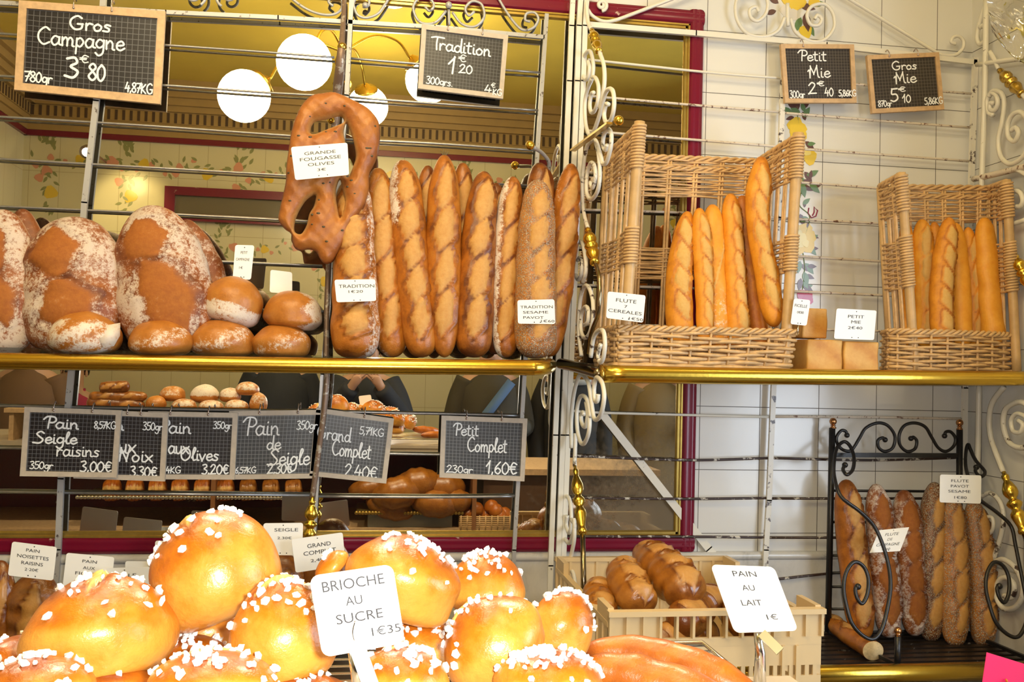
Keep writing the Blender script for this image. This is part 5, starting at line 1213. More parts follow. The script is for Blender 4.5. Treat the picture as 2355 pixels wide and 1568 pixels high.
# ================================================================== LOW SHELF: black wrought-iron stand with flutes
st = thing('bread_stand', tuple(at(2060, 1470, -.2)), 'black wrought-iron scroll stand with copper ball finials holding flutes', 'bread stand')
YB_, YF_ = -.058, -.40
def ydep(py): return float(np.interp(py, [1010, 1060, 1120, 1510], [-.068, -.12, -.25, YF_]))
def sy(pts, o, dx=0): return np.array([at(x + dx, y, ydep(y)) for x, y in zz(pts, *o)])
E2 = (1655, 800, 3.364)
for pts in ([(1914, 984), (1909, 1220), (1904, 1452)], [(2207, 986), (2206, 1220), (2204, 1458)]):
    pst = MB().tube(on(pts, YB_), .0098, 10).build('post', MT['iron'], st)
    x, y = (1916, 969) if pts[0][0] < 2000 else (2207, 972)
    q = MB(); q.ball(at(x, y, YB_), .0115, 10); q.lathe([(0, .009), (.4, .006), (.7, .010), (1, .010)], at(x, y + 8, YB_), at(x, y + 16, YB_), 12); q.build('copper_finial', MT['copper'], pst)
MB().bar(at(1912, 1046, YB_), at(2206, 1047, YB_), .014, .012).build('top_rail', MT['iron'], st, smooth=False)
for pts in ([(985, 675), (975, 645), (940, 640), (905, 690), (915, 750), (960, 790), (1020, 790), (1080, 700), (1130, 620), (1220, 580), (1300, 600), (1355, 680), (1340, 770), (1280, 800), (1230, 770), (1225, 715), (1260, 695), (1280, 710)],
            [(1480, 700), (1500, 690), (1525, 720), (1510, 780), (1450, 800), (1395, 750), (1390, 670), (1430, 600), (1510, 580), (1590, 610), (1640, 690), (1690, 770), (1750, 800), (1810, 760), (1825, 700), (1790, 650), (1750, 650), (1740, 680)]):
    P = on(zz(pts, *E2), YB_); q = MB(); q.tube(cr(P, 6), .0052, 8); q.ball(P[0], .0085, 8); q.ball(P[-1], .0085, 8); q.build('scroll', MT['iron'], st)
side = [(970, 905), (955, 940), (985, 980), (1030, 940), (1040, 850), (1010, 760), (960, 725), (905, 780), (885, 900), (890, 1010), (940, 1150), (1080, 1260), (1190, 1370), (1260, 1516), (1310, 1696), (1322, 1866), (1290, 2056), (1250, 2186), (1190, 2251), (1110, 2225), (1030, 2140), (990, 2026), (960, 1866), (980, 1736), (1040, 1656), (1110, 1686), (1150, 1776), (1145, 1896), (1105, 1976), (1065, 1936), (1050, 1866), (1070, 1846)]
P = sy(side, E2); q = MB(); q.tube(cr(P, 5), .0055, 8); q.ball(P[0], .009, 8); q.ball(P[-1], .009, 8); q.build('side_scroll', MT['iron'], st)
# the same side scroll at the right end of the stand
dX = at(2207, 1100, YB_)[0] - at(1912, 1100, YB_)[0]
P2 = P + np.array([dX, 0, -.003]); P2[:, 0] = np.minimum(P2[:, 0], XC - .05); q = MB(); q.tube(cr(P2, 5), .0055, 8); q.ball(P2[0], .009, 8); q.ball(P2[-1], .009, 8); q.build('side_scroll', MT['iron'], st)
for y in (1128, 1200, 1277, 1317, 1349, 1400): MB().tube([at(1910, y, YB_ + .003), at(2206, y + 2, YB_ + .003)], .0042, 8).build('back_rung', MT['iron'], st)
for dx in (0, dX):
    a, b_ = at(1905, 1446, YB_) + np.array([dx, 0, 0]), at(2064, 1524, YF_) + np.array([dx, 0, 0])
    if dx: b_[0] = XC - .06
    a[2] = b_[2] = ZL + .012
    MB().bar(a, b_, .010, .010, side=(0, 0, 1)).build('foot_bar', MT['iron'], st, smooth=False)
    c = b_.copy(); c[2] = at(2064, 1462, YF_)[2]; b_ = b_.copy(); b_[2] = ZL + .001
    pst = MB().tube([b_, c], .0085, 10).build('front_post', MT['iron'], st)
    q = MB(); q.ball(c + np.array([0, 0, .014]), .0105, 10); q.lathe([(0, .009), (.5, .006), (1, .009)], c, c + np.array([0, 0, .008]), 12); q.build('copper_finial', MT['copper'], pst)
G_K = 'flutes in the black iron stand'
YK = (-.145, -.108)
stick('flute', [(1985, 1470), (1962, 1280), (1945, 1102)], YK, [56, 64, 64, 58], 'tradition', 4, 71, 'plain brown flute leaning left, first in the black stand', G_K, ang=10, cw=.6, tone0=.4)
stick('flute', [(2046, 1466), (2030, 1280), (2014, 1112)], YK, [56, 62, 60, 54], 'country', 4, 72, 'floury country flute, second in the black stand', G_K, ang=8, cw=.8, flour=lambda T, P_, c: .58 + .12 * np.sin(T * 14 + P_), power=6)
stick('flute', [(2104, 1462), (2090, 1280), (2078, 1126)], YK, [50, 62, 64, 60], 'country', 4, 73, 'floury country flute beside the tag, third in the black stand', G_K, ang=6, cw=.82, flour=lambda T, P_, c: .52 + .12 * np.sin(T * 12 + P_), power=6)
for px, sd, lb, t0 in (([(2140, 1474), (2142, 1280), (2150, 1108)], 74, 'darker seeded flute left of the two other seeded ones in the black stand', .2), ([(2196, 1486), (2194, 1300), (2188, 1140)], 75, 'seeded flute under the Flute Pavot Sesame tag, middle of the three', .55), ([(2262, 1486), (2256, 1300), (2238, 1150)], 76, 'seeded flute with wide orange cuts, rightmost in the black stand', .5)):
    stick('seeded_flute', px, (-.175, -.125) if sd > 74 else (-.135, -.105), [54, 62, 62, 52], 'tradition', 4, sd, lb, G_K, seeds=420, ang=12, cw=.62, off=.2 if sd == 76 else .1, tone0=t0)
hf = loaf('half_flute', [atz(1895, 1415, ZL + .030), atz(1950, 1458, ZL + .030), atz(2008, 1496, ZL + .028)], np.array([18, 24, 26, 26]) / ppm(-.28), 'tradition', [(.3, .05, .02, 0, 0), (.6, .05, .02, 0, .0)], 77, 'cut half flute lying on the iron slats with its pale crumb end forward', 'bread', face=(0, -.6, .8), power=7, tone0=.5, flat_end=True)
price_tag([(2162, 1091), (2257, 1093), (2256, 1158), (2161, 1155)], -.30, [('FLUTE', .48, .21, .42, .095), ('PAVOT', .48, .40, .44, .095), ('SESAME', .47, .585, .54, .095), ('1€80', .5, .80, .30, .10)], 'white tag reading Flute Pavot Sesame 1 euro 80 above the seeded flutes')
price_tag([(2022, 1219), (2091, 1212), (2070, 1267), (2000, 1271)], (-.24, -.24, -.27, -.27), [('FLUTE', .50, .24, .44, .12), ('DE', .5, .46, .16, .11), ('CAMPAGNE', .5, .68, .76, .12), ('1€60', .5, .87, .26, .09)], 'slanted white tag reading Flute de Campagne in the black stand', r=.002)

# ------------------------------------------------------------------ breads along the low left shelf and their tags
G_L = 'breads on the low shelf in front of the mirror'
for x, top, w, Y, sd, lb in ((2, 1288, 60, -.24, 81, 'brown loaf end cut off by the left picture edge, low shelf'), (78, 1318, 112, -.24, 82, 'nut and raisin loaf under the Pain Noisettes Raisins tag'), (205, 1352, 112, -.22, 83, 'fig loaf below the Pain aux Figues tag'),
                             (295, 1368, 100, -.22, 84, 'loaf mostly hidden behind the left sugar brioche'), (650, 1272, 104, -.22, 85, 'brown rye loaf behind the Seigle tag'), (752, 1236, 120, -.20, 86, 'dark wholemeal loaf behind the Grand Complet tag')):
    z0 = ZL; p1 = at(x, top, Y + .03); p0 = at(x + 4, top + 160, Y); p0[2] = z0 + .002
    loaf('country_loaf', [p0, (p0 + p1) / 2, p1], w / 2 / ppm(Y), 'rustic', [(.6, .08, .02, 15, 0)], sd, lb, 'bread', G_L, power=3.2, depth=.7, tone0=.25, flour=flo(.3))
price_tag([(28, 1245), (131, 1258), (122, 1335), (18, 1323)], -.30, [('PAIN', .48, .19, .30, .09), ('NOISETTES', .50, .38, .70, .10), ('RAISINS', .50, .57, .48, .10), ('2·20€', .50, .75, .30, .09)], 'white tag reading Pain Noisettes Raisins, lowest at the left')
price_tag([(153, 1271), (263, 1281), (255, 1356), (144, 1346)], -.29, [('PAIN', .50, .20, .30, .09), ('AUX', .5, .40, .25, .09), ('FIGUES', .48, .58, .50, .10), ('2·20€', .5, .78, .30, .09)], 'white tag reading Pain aux Figues, partly covered by another tag')
price_tag([(227, 1307), (345, 1303), (346, 1386), (229, 1390)], -.31, [('SEIGLE', .48, .22, .5, .10)], 'tag mostly hidden behind the left sugar brioche')
price_tag([(288, 1290), (342, 1291), (342, 1340), (288, 1340)], -.24, [], 'blank pale tag edge showing behind the half hidden tag', holes=False)
price_tag([(357, 1243), (440, 1246), (436, 1350), (352, 1352)], -.26, [], 'pale tag edge showing left of the tall sugar brioche', holes=False)
price_tag([(606, 1203), (697, 1202), (695, 1277), (604, 1276)], -.28, [('SEIGLE', .58, .21, .60, .10), ('2.30€', .54, .46, .36, .08)], 'white tag reading Seigle 2.30 euro behind the tall sugar brioche')
price_tag([(670, 1240), (788, 1224), (795, 1299), (680, 1317)], -.31, [('GRAND', .52, .27, .46, .12), ('COMPLET', .52, .48, .64, .12), ('2,40€', .50, .72, .36, .11)], 'cream tag reading Grand Complet, just behind the brioches')

# ------------------------------------------------------------------ plastic crate of rustic loaves
ct = thing('plastic_crate', (at(1640, 1500, -.4)[0], -.4, ZL), 'beige slotted plastic bakery crate of glossy loaves, behind the Pain au Lait tag', 'crate')
x0, x1 = at(1404, 1400, -.74)[0], at(1890, 1400, -.74)[0]; y0, y1 = -.74, -.13; zb, zt = ZL + .001, at(1650, 1401, -.74)[2]
q = MB(); tw = .008
def wallp(mb, a, b_, z0_, z1_, dx, dy): mb.box((min(a[0], b_[0]) - dx, min(a[1], b_[1]) - dy, z0_), (max(a[0], b_[0]) + dx, max(a[1], b_[1]) + dy, z1_))
zs0, zs1 = at(1650, 1466, -.74)[2], zt - .012
# front: lower panel with a row of square holes, slotted upper half, rim
xs = np.linspace(x0, x1, 14)
q.box((x0, y0, zs0 - .02), (x1, y0 + tw, zs0))
for k in range(13):
    if k in (0, 1, 2, 10, 11, 12): q.box((xs[k], y0 + .0005, zs0 - .0005), (xs[k + 1], y0 + tw - .0005, zs1 + .0005))
for k in range(14): q.box((xs[k] - .003, y0 - .006, zs0), (xs[k] + .003, y0 + tw + .004, zs1))
q.box((x0 - .006, y0 - .012, zs1), (x1 + .006, y0 + tw + .004, zt))
zh1, zh0 = zs0 - .068, zs0 - .092
q.box((x0, y0 + .0006, zh1), (x1, y0 + tw, zs0 - .0195)); q.box((x0, y0 + .0006, zb), (x1, y0 + tw, zh0))
for k in range(26): q.box((x0 + (x1 - x0) * k / 26, y0 + .0008, zh0 - .0002), (x0 + (x1 - x0) * (k + .5) / 26, y0 + tw - .0008, zh1 + .0002))
for x in (x0 + .42, x0 + .455): q.box((x - .004, y0 - .005, zb), (x + .004, y0 + .001, zs0 - .021))
q.build('front_wall', MT['plastic'], ct, smooth=False)
q = MB(); q.box((x0, y1 - tw, zb), (x1, y1, zb + .07))
for k in range(13):
    if k not in (4, 5, 6): q.box((xs[k], y1 - tw + .0005, zb + .0695), (xs[k + 1], y1 - .0005, zt - .0115))
for k in range(14): q.box((xs[k] - .004, y1 - tw - .004, zb + .0696), (xs[k] + .004, y1, zt - .0116))
q.box((x0 - .006, y1 - tw - .004, zt - .012), (x1 + .006, y1 + .008, zt)); q.build('back_wall', MT['plastic'], ct, smooth=False)
for sx, nm in ((x0, 'side_wall'), (x1, 'side_wall')):
    q = MB(); lx, hx = (sx, sx + tw) if sx == x0 else (sx - tw, sx)
    q.box((lx, y0 + .0105, zb), (hx, y1 - .0105, zb + .06))
    ys = np.linspace(y0 + .0125, y1 - .0125, 12)
    for k in range(12): q.box((lx - .003, ys[k] - .004, zb + .0596), (hx + .003, ys[k] + .004, zt - .0396))
    for k in (0, 1, 9, 10): q.box((lx + .0005, ys[k], zb + .0595), (hx - .0005, ys[k + 1], zt - .0395))
    q.box((lx - .004, y0 + .0105, zt - .04), (hx + .004, y1 - .0135, zt - .028))
    for a, b_ in ((y0 + .0107, y0 + .11), (y1 - .11, y1 - .0137)): q.box((lx - .003, a, zt - .0282), (hx + .003, b_, zt + .004))
    q.build(nm, MT['plastic'], ct, smooth=False)
MB().box((x0 + .009, y0 + .009, zb), (x1 - .009, y1 - .009, zb + .006)).build('base', MT['plastic'], ct, smooth=False)
G_C = 'glossy loaves in the plastic crate'
def cloaf(px, Y, w, sd, lb, nc=3, tone0=.4):
    sp_ = [at(x, y, yy) for (x, y), yy in zip(px, Y)]; L = np.linalg.norm(sp_[-1] - sp_[0]); R = np.array(w) / 2 / np.array([ppm(np.interp(i, [0, len(w) - 1], [Y[0], Y[-1]])) for i in range(len(w))])
    return loaf('rustic_loaf', sp_, R, 'rustic', [((k + .5) / nc, L / nc * .42, R.mean() * .75, 60, 0) for k in range(nc)], sd, lb, 'bread', G_C, face=(.1, -.75, .65), power=4, tone0=tone0, lumpy=.07, cutdepth=.07, depth=.95)
cloaf([(1592, 1375), (1545, 1325), (1470, 1262)], (-.62, -.5, -.33), [96, 112, 100, 74], 91, 'glossy loaf sticking up diagonally out of the crate, topmost', 4)
cloaf([(1480, 1400), (1450, 1350), (1425, 1300)], (-.6, -.52, -.42), [90, 96, 84], 92, 'glossy orange loaf left of the topmost one in the crate', 3, .5)
cloaf([(1385, 1420), (1380, 1380), (1372, 1340)], (-.58, -.5, -.42), [70, 76, 66], 93, 'pale brown loaf at the left end of the crate', 2, .55)
cloaf([(1560, 1440), (1600, 1400), (1650, 1360)], (-.66, -.56, -.48), [88, 90, 70], 94, 'dark loaf under the topmost one, showing through the slots', 2, .25)
cloaf([(1720, 1450), (1690, 1400), (1660, 1370)], (-.66, -.52, -.4), [80, 90, 70], 95, 'loaf behind the Pain au Lait tag in the crate', 2, .3)
cloaf([(1500, 1490), (1560, 1470), (1640, 1450)], (-.66, -.6, -.5), [90, 96, 80], 96, 'loaf at the bottom of the crate behind the slotted front', 2, .4)

# ================================================================== COUNTER in front of the camera
cn = thing('display_counter', (-.9, -2.05, 0), 'shop counter with open back shelves carrying the brioches', 'counter')
CZ = 1.118; XR_ = float(atz(1836, 1568, CZ)[0])
MB().box((-2.2, -2.42, CZ - .03), (XR_, -1.70, CZ)).build('counter_top', plain('counter_marble', (.50, .42, .32), .25, vary=.15, vscale=5), cn, smooth=False)
MB().box((-2.2, -2.40, 0), (XR_, -2.38, CZ - .031)).build('front_panel', MT['burgundy'], cn, smooth=False)
for x in (-2.2, -.70, XR_ - .02): MB().box((x, -2.379, 0), (x + .02, -1.70, CZ - .031)).build('side_panel', plain('counter_wood', (.30, .13, .05), .4), cn, smooth=False)
for z in (.72, .40): MB().box((-2.179, -2.375, z - .02), (-.701, -1.71, z)).build('inner_shelf', MT['wood'], cn, smooth=False); MB().box((-.679, -2.375, z - .02), (XR_ - .021, -1.71, z)).build('inner_shelf', MT['wood'], cn, smooth=False)
sc_ = thing('side_counter', (.9, -2.1, 0), 'lower counter to the right of the brioche counter, under the pink card', 'counter')
MB().box((XR_ + .03, -2.42, .97), (1.5, -1.80, 1.0)).build('top', MT['wood'], sc_, smooth=False)
MB().box((XR_ + .05, -2.40, 0), (1.48, -1.84, .969)).build('cabinet', plain('dark_wood', (.10, .05, .025), .4), sc_, smooth=False)

G_B = 'sugar brioches piled on the counter'
BR = [  # cx, cy, w, h, Y, tilt, seed, sugar, label, sugar side
 (235, 1436, 332, 222, -1.93, -2, 101, 46, 'sugar brioche at the left of the pile, broad and pale at its base', None),
 (500, 1300, 300, 252, -1.86, -24, 102, 60, 'tallest sugar brioche on top of the pile, tilted left', pi),
 (478, 1432, 220, 110, -1.77, 0, 103, 14, 'brioche squeezed beneath the tallest one', None),
 (655, 1446, 250, 238, -1.97, -8, 104, 60, 'sugar brioche left of the Brioche au Sucre tag', None),
 (925, 1326, 280, 190, -1.86, 22, 105, 60, 'brown-topped sugar brioche right behind the tag, upper one', None),
 (1118, 1340, 190, 150, -1.74, 8, 106, 80, 'sugar brioche at the back right of the pile, thick with sugar', None),
 (1140, 1462, 262, 190, -1.98, -36, 107, 40, 'sugar brioche tipped on its side right of the tag', pi),
 (1118, 1446, 190, 120, -1.76, 0, 118, 30, 'sugar brioche hidden under the back right one', None),
 (1288, 1436, 158, 170, -1.84, 22, 108, 70, 'round sugar brioche at the right end of the pile', None),
 (962, 1478, 200, 150, -1.84, 0, 109, 80, 'sugar brioche in the hollow between the tag and the tipped one', None),
 (925, 1556, 230, 140, -2.05, 6, 110, 60, 'sugar brioche below the tag at the bottom edge', None),
 (1262, 1566, 270, 150, -2.05, 4, 111, 90, 'sugar brioche at the bottom edge next to the milk breads', None),
 (36, 1530, 170, 130, -1.86, 8, 112, 40, 'sugar brioche cut off by the left edge, behind', None),
 (90, 1572, 240, 120, -2.02, 0, 113, 60, 'sugar brioche in the bottom left corner', None),
 (492, 1568, 300, 140, -2.05, 4, 114, 60, 'sugar brioche at the bottom edge under the tallest one', None),
 (440, 1506, 170, 90, -1.86, 0, 115, 40, 'small gap of sugar brioche below the squeezed one', None),
 (265, 1590, 220, 110, -1.97, 0, 116, 30, 'sugar brioche at the bottom edge beneath the left broad one', None),
 (700, 1610, 240, 120, -2.0, 0, 117, 30, 'sugar brioche below the one left of the tag, mostly outside the picture', None),
]
for cx, cy, w, h, Y, tl, sd, sg, lb, ss in BR:
    rg = np.random.RandomState(sd)
    bun('sugar_brioche', cx, cy, w * .94, h * .94, Y, 'brioche', sd, lb, G_B, tilt=tl, pitch=-8, tone=(.90, .16), sugar=int(sg * 1.0), lumpy=.06, up=.60, crown=.06 if sd % 3 else 0, n=60, m=40, sgrad=(.12, 1.2),
        cuts=[(rg.uniform(0, 3), .6, .12, rg.uniform(-.3, .3))] if sd in (104, 107, 110, 114, 102, 101) else (), sside=ss)
bun('brioche_knob', 765, 1296, 86, 44, -1.83, 'brioche', 131, 'small pointed brioche tip showing above the tag', G_B, tilt=-42, tone=(.9, .5), sugar=8)

G_M = 'milk breads on the wire rack'
def milk(px, Y, w, sd, lb):
    sp_ = [at(x, y, yy) for (x, y), yy in zip(px, Y)]; R = [q / 2 / ppm(yy) for q, yy in zip(w, np.linspace(Y[0], Y[-1], len(w)))]
    return loaf('milk_bread', sp_, np.array(R), 'milk', [], sd, lb, 'bread', G_M, face=(.1, -.6, .8), power=3.2, tone0=.32, lumpy=.05, depth=.9)
milk([(1345, 1492), (1470, 1500), (1600, 1535), (1740, 1592)], (-1.73, -1.75, -1.79, -1.84), [60, 84, 96, 86], 141, 'long milk bread behind, running right to the chrome tag pole')
milk([(1335, 1535), (1430, 1545), (1560, 1585), (1700, 1640)], (-1.86, -1.87, -1.90, -1.95), [70, 104, 120, 110], 142, 'long milk bread in front, cut off by the bottom edge')
wr = thing('wire_rack', (.2, -1.85, 1.16), 'chrome wire cooling rack under the milk breads', 'rack')
q = MB()
zr = 1.152
for k in range(16): q.tube([(-.05, -2.06 + k * .0255, zr), (at(1612, 1475, -1.66)[0], -2.06 + k * .0255, zr)], .0016, 6)
q.build('wires', MT['chrome'], wr)
q = MB(); xe = at(1612, 1475, -1.66)[0]
q.tube([(-.05, -2.07, zr), (xe, -2.07, zr), (xe, -1.665, zr), (-.05, -1.665, zr)], .003, 8, closed=True)
for x in (-.04, xe - .01):
    for y in (-2.06, -1.72): q.tube([(x, y, CZ), (x, y, zr)], .003, 8)
q.build('rim', MT['chrome'], wr)

t, f_ = price_tag([(711, 1325), (903, 1297), (932, 1478), (742, 1512)], -2.10, [('BRIOCHE', .50, .155, .74, .13), ('AU', .475, .37, .20, .11), ('SUCRE', .51, .575, .56, .12), ('1€35', .80, .79, .35, .11)], 'large white tag reading Brioche au Sucre 1 euro 35, in front of the brioches', holes=False, r=.007, ink='print')
q = MB(); q.bar(f_(.42, .90, .003), f_(.52, 1.45, .004), .012, .004); q.build('clip', MT['card'], t, smooth=False)
q = MB(); q.tube([f_(.38, .98, -.003), f_(.36, 1.5, -.004)], .005, 10); q.tube(cr([f_(.45, .62, .0008), f_(.40, .75, .0012), f_(.405, .86, .001)], 5), .0006, 5); q.build('pin', MT['chrome'], t)
t, f_ = price_tag([(1634, 1298), (1780, 1303), (1836, 1450), (1690, 1455)], (-1.74, -1.74, -1.78, -1.78), [('PAIN', .48, .13, .37, .085), ('AU', .46, .345, .20, .085), ('LAIT', .425, .57, .32, .085), ('1€', .665, .785, .17, .085)], 'large white slanted tag reading Pain au Lait 1 euro on a chrome pole', holes=False, r=.007)
q = MB(); q.tube([at(1741, 1452, -1.775), at(1748, 1500, -1.775), at(1747, 1620, -1.775)], [.004, .006, .0085], 12); q.build('pole', MT['chrome'], t)
q = MB(); q.bar(at(1752, 1456, -1.782), at(1794, 1498, -1.80), .011, .004); q.build('clip', plain('clip_brass', (.62, .52, .30), .3, .6), t, smooth=False)

pc = thing('folded_card', tuple(at(2320, 1600, -1.95)), 'pink paper card with gold print at the bottom right corner', 'card')
f_ = quadmap([(2270, 1500), (2400, 1540), (2392, 1980), (2200, 1980)], (-1.95, -1.95, -1.95, -1.95))
q = MB(); slab(q, f_, [(0, 0), (1, 0), (1, 1), (0, 1)], -.0008, 0); q.build('card_sheet', MT['pink'], pc, smooth=False)
q = MB()
for st_ in ([(.30, .12), (.35, .16), (.38, .24)], [(.36, .10), (.42, .15), (.45, .26), (.40, .30)]):
    P = cr([f_(a, b_, .0006) for a, b_ in st_], 5); q.tube(P, .0022, 5, flat=.3)
q.build('gold_print', MT['gold'], pc)

# clear bag hanging at the top right corner
fb = MB(); ny, nz = 14, 16
rg = np.random.RandomState(5); V = []
for i in range(nz):
    for j in range(ny):
        u, v = j / (ny - 1), i / (nz - 1)
        p = at(2262 + 170 * u + 20 * v, -40 + 190 * v * (.6 + .4 * math.sin(u * 3)), -.46 - .05 * math.sin(u * 5 + v * 4) - .02 * rg.rand()); p[0] = min(p[0], XC - .05 - .002 * i); V.append(p)
fb.add(V, [(i * ny + j, i * ny + j + 1, (i + 1) * ny + j + 1, (i + 1) * ny + j) for i in range(nz - 1) for j in range(ny - 1)])
fb.build('plastic_bag', MT['film'], label='crumpled clear plastic bag hanging at the top right corner', category='bag')
# ================================================================== WHAT THE MIRROR SHOWS: pastries on the counter's staff side and the customers
ri = thing('riser', (-1.25, -1.9, CZ), 'low wooden riser on the counter carrying floury rolls, seen in the mirror', 'riser')
zr_ = float(atm(400, 944, -1.75)[2])
MB().box((-1.62, -2.1, zr_ - .02), (-.42, -1.72, zr_)).build('board', MT['wood'], ri, smooth=False)
for x in (-1.6, -1.0, -.45):
    MB().box((x, -2.08, CZ), (x + .02, -1.73, zr_ - .0205)).build('leg', MT['wood'], ri, smooth=False)
G1 = 'rolls on the counter riser seen in the mirror'
for k, (x, y, w, h, fl, Y) in enumerate(((425, 930, 54, 26, .6, -1.76), (486, 932, 54, 24, .7, -1.76), (545, 932, 52, 26, .7, -1.76), (595, 925, 40, 44, .5, -1.76), (472, 905, 60, 42, .9, -1.83), (530, 908, 46, 32, .8, -1.83), (570, 893, 52, 30, .6, -1.83), (398, 905, 56, 34, .4, -1.83), (360, 925, 44, 30, .3, -1.76))):
    bun('bread_roll', x, y, w, h, Y, 'roll', 200 + k, 'floury roll heaped on the counter riser, seen in the mirror below the brass rail', G1, mirror=True, flour=(lambda a: (lambda T, P_, hh: a * (hh > .1)))(fl), tone=(.5, .7), n=24, m=16)
G2 = 'crusty loaves on the counter riser seen in the mirror'
def mloaf(px, Y, w, mat, sd, lb, g, name='bread_loaf', **kw):
    sp_ = [atm(x, y, Y) for x, y in px]
    return loaf(name, sp_, w / 2 * (-Y - CAM[1]) / F, mat, [(.3, .04, .012, 20, 0), (.7, .04, .012, 20, 0)], sd, lb, 'bread', g, face=(0, 1, .3), n=20, m=30, **kw)
for k, (a, b_, w, t0) in enumerate((((200, 925), (335, 932), 26, .1), ((205, 912), (340, 912), 24, .3), ((230, 892), (300, 888), 26, .2), ((200, 937), (330, 940), 16, .0))):
    mloaf([a, b_], -1.78, w, 'rustic', 220 + k, 'dark crusty loaf stacked on the counter riser, seen in the mirror left of the rolls', G2, tone0=t0)
G3 = 'pastries on the counter inner shelf seen in the mirror'
def croissant(cx, cy, w, h, Y, sd, tl, lb):
    c = atm(cx, cy, Y); s_ = (-Y - CAM[1]) / F; a = np.linspace(-1.2, 1.2, 24); R = w / 2 * s_
    P = np.stack([np.sin(a) * R, (np.cos(a) - .6) * R * .8, 0 * a], 1) @ rot(1, math.radians(tl)).T + c
    r = h / 2 * s_ * (np.cos(a / 1.35 * pi / 2 * .95) * .9 + .12) * (1 + .10 * np.abs(np.sin(a * 6)))
    mb = MB(); mb.tube(P, r, 14); mb.a = {}
    for nm, v in (('tone', .45), ('cut', 0), ('flour', 0), ('seed', 0)): mb.a[nm] = [(0, np.full(mb.n, v))]
    return mb.build('croissant', MT['rustic'], label=lb, category='pastry', group=G3)
for k, (x, y, w, h) in enumerate(((915, 1130, 110, 70), (960, 1110, 90, 70), (1015, 1120, 95, 70), (1000, 1155, 110, 60), (900, 1165, 110, 50), (850, 1120, 90, 44), (1050, 1150, 60, 50))):
    croissant(x, y, w, h, -1.76 - .03 * (k % 3), 240 + k, (k * 37) % 30 - 15, 'glossy croissant on the counter inner shelf, seen in the mirror under the chalkboards')
tr_ = thing('pastry_tray', tuple(atm(950, 1180, -1.76)), 'gilt-edged pastry tray under the croissants, seen in the mirror', 'tray')
a, b_ = atm(820, 1176, -1.72), atm(1062, 1176, -1.72)
MB().box((a[0], -2.0, a[2] - .012), (b_[0], -1.72, a[2])).build('tray_plate', MT['gilt'], tr_, smooth=False)
q = MB()
for k in range(34): q.ball((a[0] + (b_[0] - a[0]) * k / 33, -1.715, a[2] - .004), .010, 5)
q.build('scalloped_edge', MT['gilt'], tr_)
tr2 = thing('pastry_tray', tuple(atm(400, 1150, -1.76)), 'long gilt-edged pastry tray of dark tarts, seen in the mirror at the left', 'tray')
a, b_ = atm(180, 1140, -1.72), atm(705, 1140, -1.72)
MB().box((a[0], -2.0, a[2] - .012), (b_[0], -1.72, a[2])).build('tray_plate', MT['gilt'], tr2, smooth=False)
q = MB()
for k in range(64): q.ball((a[0] + (b_[0] - a[0]) * k / 63, -1.715, a[2] - .004), .010, 5)
q.build('scalloped_edge', MT['chrome'], tr2)
for k in range(9):
    mloaf([(240 + k * 52, 1128), (280 + k * 52, 1124)], -1.78, 44, 'rustic' if k > 5 else 'milk', 260 + k, 'golden brown pastry on the long tray, seen in the mirror under the lower chalkboards', G3, name='pastry', tone0=.3)
bk = thing('small_basket', tuple(atm(1112, 1216, -1.74)), 'small straw basket of round buns, seen in the mirror at the right', 'basket')
c = atm(1112, 1198, -1.78); q = MB()
for k in range(9):
    z = c[2] - .04 + k * .009; q.tube([(c[0] + sx * .125, c[1] + sy_ * .07, z) for sx, sy_ in ((-1, -1), (1, -1), (1, 1), (-1, 1))], .005, 6, closed=True)
for sx in np.linspace(-1, 1, 9):
    for sy_ in (-1, 1): q.tube([(c[0] + sx * .12, c[1] + sy_ * .072, c[2] - .045), (c[0] + sx * .12, c[1] + sy_ * .072, c[2] + .04)], .004, 5)
q.build('woven_side', MT['wicker'], bk)
MB().box((c[0] - .12, c[1] - .07, c[2] - .047), (c[0] + .12, c[1] + .07, c[2] - .04)).build('bottom', MT['wicker'], bk, smooth=False)
for k, (x, y) in enumerate(((1075, 1180), (1095, 1168), (1118, 1182), (1140, 1172), (1160, 1180), (1105, 1180), (1150, 1185), (1130, 1163), (1082, 1166))):
    bun('small_bun', x, y, 34, 30, -1.76 - .02 * (k % 3), 'milk', 280 + k, 'small round bun in the straw basket, seen in the mirror', 'small buns in the straw basket', mirror=True, tone=(.5, .3), n=18, m=12)
bx = thing('grey_box', tuple(atm(950, 1222, -1.74)), 'grey box under the croissant tray, seen in the mirror', 'box')
a, b_ = atm(845, 1222, -1.75), atm(1040, 1182, -1.75)
MB().box((a[0], -2.0, max(a[2], .7205)), (b_[0], -1.75, b_[2] - .002)).build('carton', plain('grey_card', (.30, .32, .31), .6), bx, smooth=False)

